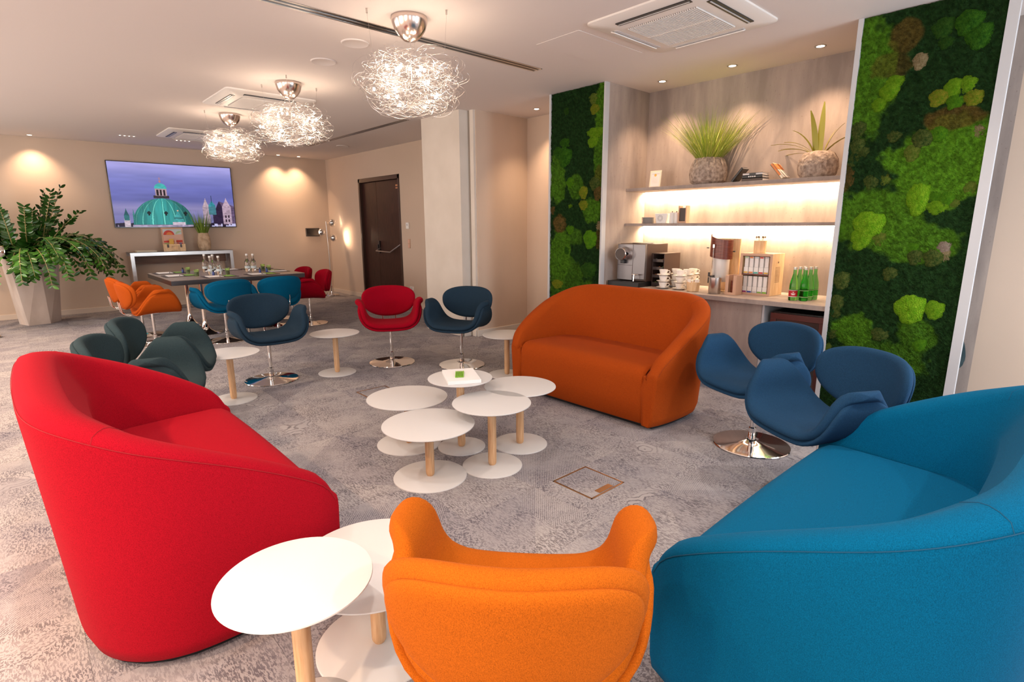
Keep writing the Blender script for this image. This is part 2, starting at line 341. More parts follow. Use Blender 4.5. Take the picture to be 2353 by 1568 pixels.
# right side: door wall, column, alcove, niche, end wall
D0, D1, DZ = 10.33, 8.78, 2.36; XD = 5.30
wall_open('wall_right_far', XD, 6.5, YT, [(D1, D0, 0, DZ)], 'y', .14, 'wall_cream')
sbox('wall_column', 4.31, XD+.1, 5.68, 6.52, 0, ZC, 'wall_pier')
sbox('wall_recess', 4.56, XD+.1, 5.60, 5.70, 0, ZC, 'wall_pier')
sbox('wall_pier', 4.44, XR+.1, 5.57, 5.64, 0, ZC, 'wall_pier'); 
sbox('wall_alcove_face', 4.475, XR, 5.555, 5.57, 0, ZC, 'wall_cream')
sbox('wall_right_alcove', XR, XR+.1, 4.40, 5.57, 0, ZC, 'wall_cream')
sbox('wall_moss_left', 4.665, XR, 3.645, 4.42, 0, ZC, 'concrete')
sbox('wall_niche', XR, XR+.1, .605, 4.42, 0, ZC, 'concrete')
sbox('wall_niche_side', 4.65, XR, 1.395, 1.425, 0, ZC, 'concrete')
sbox('wall_right_near', XR, XR+.1, YB, .605, 0, ZC, 'wall_cream')
# baseboards
sbox('baseboard_far', XL, XD, YT-.015, YT, 0, .085, 'beige_base', bevel=.003)
b = MB(); b.box(XD-.015, XD, D0+.06, YT-.015, 0, .085); b.box(XD-.015, XD, 6.52, D1-.06, 0, .085); struct(b.build('baseboard_right', 'beige_base', bevel=.003))
b = MB(); b.box(4.295, 4.31, 5.665, 6.52, 0, .085); b.box(4.295, 4.56, 5.665, 5.68, 0, .085); b.box(4.425, 4.44, 5.56, 5.64, 0, .085); b.box(4.44, XR, 5.54, 5.555, 0, .085); b.box(XR-.015, XR, 4.42, 5.54, 0, .085); struct(b.build('baseboard_column', 'wall_pier', bevel=.003))
sbox('baseboard_near', XR-.015, XR, YB, .60, 0, .085, 'beige_base', bevel=.003)
# door
door = struct(MB().box(XD-.012, XD+.13, D1, D1+.055, 0, DZ).box(XD-.012, XD+.13, D0-.055, D0, 0, DZ).box(XD-.012, XD+.13, D1, D0, DZ-.075, DZ).build('door_1', 'door_frame', bevel=.004))
ys = 9.72
box('door_leaf', XD+.05, XD+.10, ys+.003, D0-.06, .01, DZ-.08, 'door_wood', door, bevel=.003)
lf = box('door_leaf', XD+.05, XD+.10, D1+.06, ys-.003, .01, DZ-.08, 'door_wood', door, bevel=.003)
MB().box(XD+.02, XD+.05, ys-.06, ys-.01, .93, 1.17).box(XD-.01, XD+.02, ys-.05, ys-.02, .98, 1.1).build('lock_case', 'dark_metal', lf, bevel=.003)
MB().tube([(XD+.05, ys-.05, 1.03), (XD-.04, ys-.04, .98), (XD-.04, 9.15, .97), (XD+.04, D1+.10, 1.12)], .014, 8).build('panic_bar', 'brushed', lf)
MB().box(XD+.035, XD+.05, D1+.10, D1+.2, DZ-.2, DZ-.17).box(XD+.035, XD+.05, D1+.10, D1+.2, DZ-.24, DZ-.22).build('door_plate', 'brass', lf)
box('door_backing', XD+.12, XD+.14, D1, D0, 0, DZ, 'black', door)
# niche shelves, counter
def shelf(name, z0, z1, label):
    o = thing(name, label, 'shelf', (5.0, 2.5, z0))
    MB().box(0, .36, -1.105, 1.145, 0, z1-z0).build('board', 'concrete', o, smooth=False, bevel=.001)
    MB().box(.335, .355, -1.09, 1.13, -.012, -.0005).build('light_strip', 'led', o, smooth=False)
    return o
shelf('wall_shelf', 1.803, 1.835, 'upper grey concrete-look shelf with warm light strip, holding the grass pot')
shelf('wall_shelf', 1.438, 1.467, 'lower grey concrete-look shelf with warm light strip, holding the grey plates')
for z in (1.785, 1.424):
    l = bpy.data.lights.new('shelf_strip_light', 'AREA'); l.energy = 21; l.color = (1, .72, .44); l.shape = 'RECTANGLE'; l.size = .02; l.size_y = 2.2
    o = bpy.data.objects.new('shelf_strip_light', l); COL.objects.link(o); zv = Vector((-.35, 0, 1)).normalized(); yv = Vector((0, 1, 0)); xv = yv.cross(zv)
    o.matrix_world = Matrix.Translation((5.30, 2.52, z)) @ Matrix((xv, yv, zv)).transposed().to_4x4()
wt = tag(box('worktop', 4.65, XR, 1.425, 3.645, .78, .82, 'concrete', bevel=.002), 'grey concrete-look worktop running under the two lit shelves', 'countertop')
cab = thing('base_cabinet', 'grey concrete-look base cabinet under the worktop behind the orange sofa', 'cabinet', (4.70, 2.8, 0))
box('body', .03, .64, -.84, .845, .0, .779, 'concrete', cab)
for a, b_ in ((-.838, -.28), (-.277, .28), (.283, .843)): box('door', 0, .028, a, b_, .08, .776, 'concrete', cab, bevel=.001)
bay = thing('appliance_housing', 'grey side panels and plinth framing the small bar fridge', 'cabinet', (4.70, 1.7, 0))
MB().box(0, .64, .24, .258, 0, .779).box(0, .64, -.273, -.255, 0, .779).box(0, .64, -.255, .24, 0, .06).box(.63, .64, -.255, .24, .06, .779).build('side_panel', 'trimgrey', bay, smooth=False)
fr = thing('mini_fridge', 'small bar fridge with bronze-framed glass door under the worktop', 'fridge', (4.76, 1.695, .06))
box('body', .03, .50, -.22, .21, .0, .66, 'black', fr)
dr = MB().box(0, .028, -.225, .215, 0, .05).box(0, .028, -.225, .215, .60, .65).box(0, .028, -.225, -.175, .05, .6).box(0, .028, .165, .215, .05, .6).build('door', 'bronze', fr, smooth=False, bevel=.002)
box('glass_pane', .010, .016, -.175, .165, .05, .60, 'smoke_glass', dr)
MB().box(-.001, .002, -.05, .02, .55, .575).build('door_badge', 'brushed', dr)

# ------------------------------------------------------------------ moss walls
def vnoise(x, y, s, seed=0):
    r = np.random.default_rng(seed).random((64, 64)); xs, ys_ = x*s, y*s; i = np.floor(xs).astype(int); j = np.floor(ys_).astype(int); fx, fy = xs-i, ys_-j; fx = fx*fx*(3-2*fx); fy = fy*fy*(3-2*fy)
    g = lambda a, b: r[a % 64, b % 64]
    return (g(i, j)*(1-fx)+g(i+1, j)*fx)*(1-fy)+(g(i, j+1)*(1-fx)+g(i+1, j+1)*fx)*fy
def moss_color(y, z, blobs, seed):
    n = vnoise(y, z, 9, seed)*.6+vnoise(y, z, 31, seed+1)*.4
    dark = np.array([.009, .030, .007]); light = np.array([.062, .165, .008]); brown = np.array([.085, .055, .012])
    k = np.zeros_like(y); kb = np.zeros_like(y)
    for (cy, cz, ry, rz_, t, s) in blobs:
        d = ((y-cy)/ry)**2+((z-cz)/rz_)**2+(n-.5)*1.3; w_ = np.clip((1.15-d)*3, 0, 1)*s
        if t == 'l': k = np.maximum(k, w_)
        else: kb = np.maximum(kb, w_)
    c = dark[None]*(1-k[:, None])+light[None]*k[:, None]; c = c*(1-kb[:, None])+brown[None]*kb[:, None]
    return c*(.55+.9*vnoise(y, z, 70, seed+2))[:, None]
CUSH = {}
def cushion_mesh(t, var):
    if (t, var) in CUSH: return CUSH[(t, var)]
    r = np.random.default_rng(var*7+3); ph = r.random(6)*6.28; P = []
    for i in range(9):
        a = i/8*PI/2; row = []
        for j in range(26):
            th = 2*PI*j/26; rr = 1+.07*math.sin(3*th+ph[0])+.05*math.sin(5*th+ph[1])+.045*math.sin(9*th+ph[2])
            bump = 1+.05*math.sin(7*th+ph[3]+i)+.04*r.random()
            row.append((-.42*math.cos(a)**.9*bump, rr*math.sin(a)*math.cos(th), rr*math.sin(a)*math.sin(th)))
        P.append(row)
    P.append([(.15, p[1]*.93, p[2]*.93) for p in P[-1]])
    CUSH[(t, var)] = MB().grid(P, cv=True).mesh('moss_cushion', 'cushion_'+t, True, 80); return CUSH[(t, var)]
CN = {'B': 'bright lime green', 'G': 'fresh green', 'M': 'leaf green', 'D': 'deep green', 'O': 'olive brown-edged', 'L': 'light olive', 'Y': 'yellow-green', 'T': 'tan', 'R': 'rust brown', 'P': 'pale pink'}
def moss_wall(label, y0, y1, x0, xb, cush, blobs, ntuft, seed, fw):
    w_ = thing('moss_wall', label, 'moss wall', (x0, y0, 0)); W = y1-y0
    fa, fb = fw; MB().box(0, xb-x0, 0, fa, 0, ZC-.001).box(0, xb-x0, W-fb, W, 0, ZC-.001).box(.04, xb-x0, fa, W-fb, 0, ZC-.001).build('frame', 'trimgrey', w_, smooth=False)
    # moss bed: bumpy backing plus small tufts
    ny, nz = int(W/.009), int(ZC/.009); yy, zz = np.meshgrid(np.linspace(fa, W-fb, ny), np.linspace(.004, ZC-.004, nz), indexing='ij'); y, z = yy.ravel(), zz.ravel()
    xx = .03-.012*vnoise(y, z, 45, seed+5)-.012*vnoise(y, z, 11, seed+6)-.008*rng.random(len(y))
    V = np.c_[xx, y, z]; idx = np.arange(ny*nz).reshape(ny, nz)
    Fq = np.stack([idx[:-1, :-1], idx[:-1, 1:], idx[1:, 1:], idx[1:, :-1]], -1).reshape(-1, 4)
    ty, tz = rng.uniform(fa+.002, W-fb-.002, ntuft), rng.uniform(.01, ZC-.012, ntuft); tx = .026-.012*vnoise(ty, tz, 45, seed+5)-.012*vnoise(ty, tz, 11, seed+6)
    tv = []; tf = []; o = len(V)
    for q in range(3):
        a = rng.uniform(0, 2*PI, ntuft); L = rng.uniform(.006, .015, ntuft); wd = rng.uniform(.0015, .003, ntuft)
        ca, sa = np.cos(a), np.sin(a)
        p0 = np.c_[tx+.004, ty-sa*wd, tz+ca*wd]; p1 = np.c_[tx+.004, ty+sa*wd, tz-ca*wd]; p2 = np.c_[tx-rng.uniform(.003, .012, ntuft), np.clip(ty+ca*L, fa-.006, W-fb+.006), np.clip(tz+sa*L, .003, ZC-.004)]
        i0 = o+len(tv)*0+sum(len(t) for t in tv); tv += [p0, p1, p2]; ar = np.arange(ntuft); tf.append(np.c_[i0+ar, i0+ntuft+ar, i0+2*ntuft+ar])
    V = np.vstack([V]+tv); TF = np.vstack(tf)
    me = bpy.data.meshes.new('moss_bed'); me.from_pydata(V.tolist(), [], Fq.tolist()+TF.tolist()); me.materials.append(MATS['moss_bed'])
    c = moss_color(V[:, 1]+y0, V[:, 2], blobs, seed); nb = ny*nz
    for q in range(3): c[nb+(q*3+2)*ntuft: nb+(q*3+3)*ntuft] *= rng.uniform(1.0, 1.9, ntuft)[:, None]
    a = me.color_attributes.new('col', 'FLOAT_COLOR', 'POINT'); a.data.foreach_set('color', np.c_[np.clip(c, 0, 1), np.ones(len(c))].ravel())
    o_ = bpy.data.objects.new('moss_bed', me); COL.objects.link(o_); o_.parent = w_; o_['kind'] = 'stuff'
    for k, (cy, cz, ry, rz_, t) in enumerate(cush):
        o_ = bpy.data.objects.new('moss_cushion', cushion_mesh(t, k % 3)); COL.objects.link(o_); o_.parent = w_
        cy = min(max(cy-y0, ry*.9+fa), W-ry*.9-fb); o_.location = (.022, cy, cz); o_.scale = (min(ry, rz_)*.95, ry*1.05, rz_*1.05); o_.rotation_euler = (0, 0, 0)
        o_['label'] = CN[t]+' moss cushion'
    return w_
RC = [(0.95,2.678,0.061,0.067,'D'),(0.924,2.591,0.043,0.042,'D'),(0.818,2.681,0.074,0.073,'M'),(0.757,2.589,0.07,0.08,'M'),(1.05,2.504,0.044,0.054,'T'),(1.177,2.405,0.061,0.048,'B'),(1.198,2.341,0.062,0.062,'B'),(1.256,2.265,0.045,0.046,'B'),(0.919,2.256,0.059,0.054,'Y'),(0.848,2.304,0.049,0.061,'B'),(0.774,2.313,0.047,0.057,'B'),(0.83,2.219,0.051,0.049,'G'),(0.739,2.23,0.055,0.052,'Y'),(1.141,2.048,0.051,0.044,'O'),(0.974,2.008,0.062,0.061,'O'),(0.89,2.033,0.05,0.05,'G'),(1.019,1.922,0.049,0.057,'L'),(1.384,2.114,0.051,0.06,'O'),(1.38,2.002,0.053,0.061,'O'),(1.315,1.95,0.039,0.046,'O'),(1.39,1.909,0.044,0.052,'O'),(1.393,1.787,0.036,0.071,'R'),(1.24,1.746,0.051,0.055,'O'),(1.159,1.763,0.036,0.047,'L'),(0.949,1.619,0.066,0.112,'B'),(0.859,1.632,0.034,0.04,'G'),(0.838,1.556,0.064,0.049,'B'),(0.793,1.613,0.046,0.048,'G'),(0.748,1.575,0.032,0.035,'L'),(0.681,2.027,0.034,0.053,'T'),(0.685,1.672,0.037,0.05,'L'),(1.221,1.446,0.1,0.097,'B'),(1.258,1.348,0.071,0.086,'B'),(1.143,1.346,0.05,0.053,'L'),(0.918,1.226,0.045,0.054,'O'),(0.813,1.222,0.06,0.058,'O'),(0.766,1.298,0.04,0.041,'P'),(0.755,1.24,0.033,0.049,'T'),(1.05,1.103,0.048,0.053,'O'),(1.375,1.035,0.059,0.069,'O'),(1.381,0.857,0.048,0.072,'O'),(1.378,0.774,0.041,0.038,'O'),(0.902,0.865,0.092,0.104,'B'),(0.764,0.872,0.058,0.068,'B'),(1.062,0.66,0.058,0.051,'O'),(0.821,0.623,0.046,0.053,'G'),(1.387,0.622,0.038,0.043,'O'),(1.406,0.5,0.028,0.049,'L'),(1.352,0.298,0.026,0.079,'B'),(0.941,1.293,0.04,0.034,'G')]
LC = [(4.18,2.648,0.039,0.043,'D'),(3.809,2.718,0.063,0.055,'L'),(3.789,2.613,0.063,0.051,'Y'),(3.801,2.386,0.09,0.052,'B'),(3.711,2.383,0.065,0.053,'B'),(3.798,2.296,0.08,0.057,'B'),(4.195,2.324,0.073,0.055,'M'),(4.291,2.238,0.064,0.064,'M'),(4.188,2.181,0.093,0.103,'M'),(4.103,1.904,0.062,0.061,'G'),(3.763,1.877,0.075,0.069,'O'),(3.663,1.78,0.059,0.084,'R'),(3.912,1.791,0.063,0.071,'Y'),(3.908,1.664,0.07,0.056,'Y'),(4.102,1.654,0.033,0.029,'B'),(4.362,1.619,0.038,0.05,'R'),(4.253,1.466,0.092,0.084,'R'),(3.662,1.44,0.04,0.07,'T'),(4.091,1.407,0.067,0.055,'G'),(3.805,1.304,0.094,0.099,'G'),(4.143,1.172,0.041,0.047,'M'),(3.816,0.977,0.105,0.082,'D'),(4.276,0.785,0.09,0.053,'Y'),(3.897,1.528,0.017,0.032,'B'),(4.062,0.964,0.027,0.02,'B')]
moss_wall('wide moss-filled panel with lime cushions, right of the lit shelves', .585, 1.440, 4.60, 4.645, RC,
          [(1.35, 2.45, .17, .40, 'l', .8), (.85, 1.85, .32, .26, 'l', .95), (1.2, 1.5, .28, .22, 'l', .8), (.95, 1.33, .3, .13, 'l', .7), (1.22, .66, .14, .14, 'l', .8), (.85, .7, .12, .13, 'l', .6), (1.05, .45, .3, .2, 'l', .55),
           (1.15, 2.68, .1, .1, 'b', .7), (1.22, 2.5, .12, .09, 'b', .5), (.85, 2.12, .17, .07, 'b', .8), (1.42, 1.78, .06, .1, 'b', .6)], 30000, 3, (.055, .032))
moss_wall('narrow moss-filled panel with green cushions, left of the lit shelves', 3.645, 4.42, 4.60, 4.665, LC,
          [(3.70, 2.55, .10, .38, 'l', .8), (3.70, 2.1, .08, .3, 'l', .6), (4.3, 1.95, .12, .3, 'l', .7), (4.25, 1.1, .16, .3, 'l', .75), (3.78, 1.6, .13, .14, 'l', .7), (4.0, 1.33, .1, .1, 'l', .5), (4.02, 1.85, .1, .12, 'l', .6), (4.1, .8, .3, .3, 'l', .5),
           (4.25, 1.47, .1, .1, 'b', .8), (3.72, 1.95, .05, .1, 'b', .5), (3.7, 1.3, .05, .1, 'b', .5)], 24000, 20, (.02, .025))

# ------------------------------------------------------------------ ceiling fittings
def downlight(x, y, label, grp):
    o = thing('downlight', label, 'downlight', (x, y, ZC), 0, grp)
    MB().lathe([(.030, -.004), (.040, -.006), (.044, -.003), (.044, 0)], 28, cap=False).build('trim_ring', 'brushed', o)
    MB().lathe([(.0, -.0035), (.031, -.0035)], 24, cap=False).build('lens', 'lamp_glow', o)
VL = ['downlight over the coffee machine', 'downlight over the tea box', 'downlight nearest the wide moss panel', 'downlight in the alcove left of the narrow moss panel', 'downlight by the far wall above the tall potted plant', 'left one of the pair of downlights in the far corner', 'right one of the pair of downlights in the far corner']
for (x, y), lb in zip(DL_VIS, VL):
    downlight(x, y, 'small round ceiling '+lb, 'recessed downlights')
    pw = 15 if y > 11 else 15
    spot('downlight_or_fill_beam', (x, y, ZC-.03), pw*3.4, WARM, 100, .95, .03, (.0, .12, -1) if y > 11 else (.12, 0, -1))
for x, y in FILL_XY: spot('downlight_or_fill_beam', (x, y, ZC-.02), 240 if x < -1 else (62 if x > 1 else 58), WARM if x < -1 else NEUT, 130, .9, .035)  # added fill spots, stronger and warmer along the left side
def cassette(x, y, label, slot=.48):
    o = thing('air_conditioner', label, 'air conditioner', (x, y, ZC), 0, 'ceiling air conditioning cassettes'); h = slot
    def rr(s, r, z, n=6):
        out = []
        for cx, cy, a0 in ((s-r, s-r, 0), (-s+r, s-r, PI/2), (-s+r, -s+r, PI), (s-r, -s+r, 1.5*PI)):
            for k in range(n+1): a = a0+k/n*PI/2; out.append((cx+r*math.cos(a), cy+r*math.sin(a), z))
        return out
    b = MB(); rings = [rr(h, .05, 0), rr(h, .05, -.012), rr(h-.02, .05, -.022), rr(.30, .03, -.038), rr(.27, .02, -.038)]
    b.grid([[r[i] for r in rings] for i in range(len(rings[0]))], cu=True); b.build('fascia', 'plastic_white', o)
    for k in range(4):
        M = Matrix.Rotation(k*PI/2, 4, 'Z')
        b = MB(); P = [[(-.27+.54*i/10, .365-.045*math.cos(q*.5)+.0, -.034-.010*math.sin(q*.8)) for q in range(4)] for i in range(11)]
        dk = k in (1, 2); s0, s1 = (.340, .388) if dk else (.345, .372)
        MB().box(-.28, .28, s0, s1, -.036, -.026, M).build('air_slot', 'black' if dk else 'grey_china', o, smooth=False)
        if dk: MB().box(-.27, .27, .358, .366, -.040, -.0365, M).build('louvre_flap', 'grey_china', o, smooth=False)
        else: MB().box(-.27, .27, .372, .410, -.040, -.032, M @ Matrix.Translation((0, .39, -.036)) @ Matrix.Rotation(.35, 4, 'X') @ Matrix.Translation((0, -.39, .036))).build('louvre_flap', 'plastic_white', o, bevel=.002)
    b = MB()
    for i in range(34):
        x_ = -.262+.524*i/33
        b.box(-.262, -.008, x_-.003, x_+.003, -.046, -.034); b.box(.008, .262, x_-.003, x_+.003, -.046, -.034)
    b.box(-.008, .008, -.265, .265, -.047, -.034); g = b.build('intake_grille', 'plastic_white', o, smooth=False); g['kind'] = 'stuff'
    box('grille_backing', -.268, .268, -.268, .268, -.036, -.033, 'grey_china', o)
cassette(3.715, 2.29, 'square white ceiling air conditioner in front of the lit shelves'); cassette(2.34, 6.83, 'square white ceiling air conditioner behind the middle wire chandelier'); cassette(2.41, 9.88, 'square white ceiling air conditioner farthest away, near the television')
def slot(name, x0, x1, y0, y1, label):
    o = thing(name, label, 'air vent', ((x0+x1)/2, (y0+y1)/2, ZC)); hx, hy = (x1-x0)/2, (y1-y0)/2
    if hx > hy:
        MB().box(-hx, hx, -hy, -hy+.012, -.004, 0).box(-hx, hx, hy-.012, hy, -.004, 0).box(-hx, hx, -.008, .008, -.004, 0).box(-hx, -hx+.01, -hy, hy, -.004, 0).box(hx-.01, hx, -hy, hy, -.004, 0).build('frame', 'brushed', o, smooth=False)
    else:
        MB().box(-hx, -hx+.012, -hy, hy, -.004, 0).box(hx-.012, hx, -hy, hy, -.004, 0).box(-.008, .008, -hy, hy, -.004, 0).box(-hx, hx, -hy, -hy+.01, -.004, 0).box(-hx, hx, hy-.01, hy, -.004, 0).build('frame', 'brushed', o, smooth=False)
    box('slot', -hx+.005, hx-.005, -hy+.005, hy-.005, -.0015, -.0002, 'black', o)
slot('slot_diffuser', .9, 3.82, 3.765, 3.875, 'long narrow slot air diffuser running behind the nearest chandelier'); slot('slot_diffuser', 4.135, 4.225, 6.68, 9.95, 'narrow slot air diffuser along the ceiling towards the dark door')
for x, y, lb in ((2.24, 4.87, 'round white ceiling speaker between the two slot diffusers'), (2.22, 4.24, 'round white ceiling speaker closest to the nearest chandelier'), (4.64, 9.55, 'round white ceiling speaker above the dark door')):
    o = thing('ceiling_speaker', lb, 'speaker', (x, y, ZC)); MB().lathe([(.0, -.006), (.095, -.006), (.10, -.008), (.106, -.005), (.108, 0)], 36, cap=False).build('grille', 'ceiling_white', o)
hz = thing('ceiling_hatch', 'flush white access hatch beside the nearest air conditioner', 'hatch', (3.70, 3.10, ZC)); box('hatch_panel', -.40, .40, -.22, .22, -.004, 0, 'ceiling_white', hz, bevel=.0015)
for x, y, lb in ((1.6, 10.67, 'left strip of four tiny ceiling spots before the television'), (2.37, 10.67, 'right strip of four tiny ceiling spots before the television')):
    o = thing('spot_strip', lb, 'ceiling light', (x, y, ZC)); box('housing', -.12, .12, -.015, .015, -.005, 0, 'ceiling_white', o)
    for q in range(4): MB().lathe([(0, -.0065), (.010, -.0065)], 12, (-.09+q*.06, 0, 0), cap=False).build('spot', 'lamp_glow', o)

# chandeliers
def wire_cloud():
    b = MB(); R = np.array([.385, .385, .205])
    for k in range(430):
        d = rng.normal(size=3); d /= np.linalg.norm(d); t = rng.normal(size=3); t -= d*t.dot(d); t /= np.linalg.norm(t)
        turn = rng.uniform(-3.5, 3.5); L = rng.uniform(.7, 2.6); n = int(12+L*9); pts = []; r0 = rng.uniform(.62, 1.0) if k % 3 else rng.uniform(.3, .8); ph = rng.uniform(0, 6); fr_ = rng.uniform(2, 5)
        for i in range(n):
            s = L/n; d2 = d*math.cos(s)+t*math.sin(s); t = t*math.cos(s)-d*math.sin(s); d = d2
            a = turn*s*1.6+rng.normal()*.12; c = np.cross(d, t); t = t*math.cos(a)+c*math.sin(a); t /= np.linalg.norm(t)
            rr = r0+.10*math.sin(ph+fr_*i/n*3)
            if i > n-4 and k % 9 == 0: rr += .05*(i-n+4)
            h3 = math.hypot(d[0], d[1])**3+abs(d[2])**3; pts.append(tuple(d*R*min(rr, 1.10)/h3**(1/3)*.97))
        b.tube(pts, .00085, 3, cap=False)
    return b
cloud = wire_cloud().mesh('wire_cloud', 'wire', True, 80)
bulbm = MB().lathe([(0, -.011), (.006, -.009), (.009, -.003), (.009, .006), (.006, .012), (0, .013)], 10, cap=False).mesh('bulb', 'bulb', True, 80)
bp = []
while len(bp) < 20:
    p = rng.uniform(-1, 1, 3)
    if .25 < np.linalg.norm(p) < .88: bp.append(p*[.36, .36, .18])
for x, y, zc, rz, lb in ((2.25, 3.50, 2.43, 0, 'tangled silver wire chandelier nearest the camera, glowing'), (2.28, 5.79, 2.46, 1.3, 'tangled silver wire chandelier in the middle of the row of three'), (2.30, 7.83, 2.475, 2.4, 'tangled silver wire chandelier farthest away, in front of the television wall')):
    o = thing('wire_chandelier', lb, 'chandelier', (x, y, ZC), rz, 'wire chandeliers')
    MB().lathe([(.122, 0), (.125, -.012), (.122, -.03), (.108, -.075), (.08, -.115), (.045, -.145), (.0, -.155)], 36, cap=False).build('canopy', 'canopy_metal', o)
    c = bpy.data.objects.new('wire_cloud', cloud); COL.objects.link(c); c.parent = o; c.location = (0, 0, zc-ZC); c['kind'] = 'stuff'
    MB().tube([(0, 0, -.15), (0, 0, zc-ZC)], .004, 6).build('stem', 'wire', o)
    for q in range(3):
        a = q*2.094+.9; px, py = .30*math.cos(a), .30*math.sin(a)
        MB().tube([(px, py, 0), (px, py, -.03)], .006, 8).tube([(px, py, -.03), (px*.9, py*.9, zc-ZC+.08)], .0008, 4).build('suspension_wire', 'brushed', o)
    for q, p in enumerate(bp):
        c = bpy.data.objects.new('bulb', bulbm); COL.objects.link(c); c.parent = o; c.location = (p[0], p[1], zc-ZC+p[2])
    for q in range(4):
        a = q*1.571+rz+.4; point('chandelier_glow', (x+.22*math.cos(a), y+.22*math.sin(a), zc+(.05 if q % 2 else -.06)), 2.6, (1, .74, .54), .03)

# ------------------------------------------------------------------ sofas (local: front at y=0 facing -Y, back at +Y)
def make_sofa(m, seam, label, loc, rz):
    o = thing('tub_sofa', label, 'sofa', loc, rz)
    W, D, r = .778, .80, .34
    pts = []
    n1, n2, n3 = 16, 18, 16
    for i in range(n1): pts.append((-W+.035*(1-min(1, (i/n1)*1.6))**2, (D-r)*i/n1))
    for i in range(n2): a = PI-(PI/2)*i/n2; pts.append((-W+r+r*math.cos(a), D-r+r*math.sin(a)))
    for i in range(n3): pts.append((-W+r+(2*(W-r))*i/n3, D+.012*math.sin(PI*i/n3)))
    for i in range(n2): a = PI/2-(PI/2)*i/n2; pts.append((W-r+r*math.cos(a), D-r+r*math.sin(a)))
    for i in range(n1+1): q = 1-i/n1; pts.append((W-.035*(1-min(1, q*1.6))**2, (D-r)*q))
    pts = np.array(pts)
    for _ in range(10): pts[1:-1] = .25*pts[:-2]+.5*pts[1:-1]+.25*pts[2:]
    tg = np.gradient(pts, axis=0); tg /= np.linalg.norm(tg, axis=1)[:, None]; nrm = np.c_[tg[:, 1], -tg[:, 0]]   # inward
    n = len(pts)
    for i in range(12):
        q = max(0, 1-max(0, i-4)/7); nrm[i] = nrm[i]*(1-q)+np.array([1., 0])*q; nrm[n-1-i] = nrm[n-1-i]*(1-q)+np.array([-1., 0])*q
    y = pts[:, 1]; s = np.clip(y/D, 0, 1)
    zr = .468+(.902-.468)*np.where(s < .8, (s/.8)**.74*.86, .86+.14*np.sin((s-.8)/.2*PI/2))
    zr = zr+.012*np.where(y > D-.02, np.sin(np.linspace(0, PI, n)), 0)
    for _ in range(8): zr[3:-3] = .25*zr[2:-4]+.5*zr[3:-3]+.25*zr[4:-2]; s[3:-3] = .25*s[2:-4]+.5*s[3:-3]+.25*s[4:-2]; nrm[3:-3] = .25*nrm[2:-4]+.5*nrm[3:-3]+.25*nrm[4:-2]
    dist = np.minimum(np.arange(n), np.arange(n)[::-1])
    ring = []
    seam_p = []; 
    for i in range(n):
        e = min(1, dist[i]/2.0); z = zr[i]-(.030, .012, .004, 0)[min(3, dist[i])]; th = .108+.036*s[i]; fl = .055*(z-.1)/.8; k = .010*(1-e)
        prof = [(.045, .022), (.018+k, .035), (.0+k, .09), (-fl*.45+k, z*.5), (-fl+k, z-.055), (-fl+.003+k, z-.028), (-fl+.014+k, z-.009), (-fl+.04, z-.001-k*.6), (-fl+.065, z-k*.7), (-fl+.09, z-.006-k*.6),
                (-fl+th-.008-k*.4, z-.028), (-fl+th-k*.6, z-.06), (th*1.0+.02*s[i], max(.40, z-.22)), (th+.03*s[i], .36), (th+.02, .30), (th, .03)]
        c = pts[i]-nrm[i]*0
        ring.append([(c[0]+nrm[i][0]*q[0], c[1]+nrm[i][1]*q[0], q[1]) for q in prof])
        q = prof[5]; seam_p.append((c[0]+nrm[i][0]*(q[0]-.0015), c[1]+nrm[i][1]*(q[0]-.0015), q[1]))
    # soft front faces: extra inset rings in front of both ends
    for end in (0, -1):
        base = ring[end]; cen = np.mean(np.array(base), axis=0); ex = []
        for ins, dy in ((.07, -.008), (.20, -.014), (.45, -.017)):
            ex.append([(cen[0]+(p[0]-cen[0])*(1-ins), -abs(0)+dy, cen[2]+(p[2]-cen[2])*(1-ins*(.42 if p[2] > cen[2] else .07))) for p in base])
        if end == 0: ring = ex[::-1]+ring
        else: ring = ring+ex
    b = MB(); b.grid(ring, cv=True); m_ = len(ring[0]); b.add(ring[0], [tuple(range(m_))[::-1]]); b.add(ring[-1], [tuple(range(m_))])
    b.build('tub_shell', m, o, ang=65)
    MB().tube(seam_p, .0013, 5).build('seam', seam, o)
    for i0 in (n1+n2//2, n-1-n1-n2//2):   # cross seams on the rim at the back corners
        q = ring[i0+2][5:12]; MB().tube([(p[0], p[1], p[2]+.0005) for p in q], .0010, 4).build('seam', seam, o)
    # seat block with rounded front top edge
    hw = W-.035-.106; prof = [(.02, .03), (-.006, .045), (-.012, .2), (-.012, .34), (-.006, .392), (.012, .425), (.045, .447), (.09, .455), (.25, .452), (.45, .445), (.66, .44)]
    P = []
    for x in list(np.linspace(-hw, -hw+.03, 4))+list(np.linspace(-hw+.08, hw-.08, 12))+list(np.linspace(hw-.03, hw, 4)):
        e = max(0, (abs(x)-(hw-.03))/.03); q = 1-math.sqrt(max(0, 1-e*e)); cr = .006*(1-(x/hw)**2)
        P.append([(x, yy+q*.018+(0 if yy > .02 else -cr), zz-q*.016*(1 if zz > .1 else 0)+(cr if zz > .4 else 0)) for yy, zz in prof])
    MB().grid(P).build('seat_cushion', m, o, ang=70)
    MB().grid([[(px*.93, .05+py*.90, z) for z in (0, .03)] for px, py in [(a[0], a[1]) for a in pts[::3]]], cu=True).build('plinth', 'black', o, smooth=False)
    return o
make_sofa('red_felt', 'seam_red', 'bright red felt two-seat tub sofa standing nearest the camera', (.795, 2.645, 0), PI/2)
make_sofa('orange_felt', 'seam_orange', 'burnt orange felt two-seat tub sofa in front of the lit niche', (3.20, 2.755, 0), -PI/2)
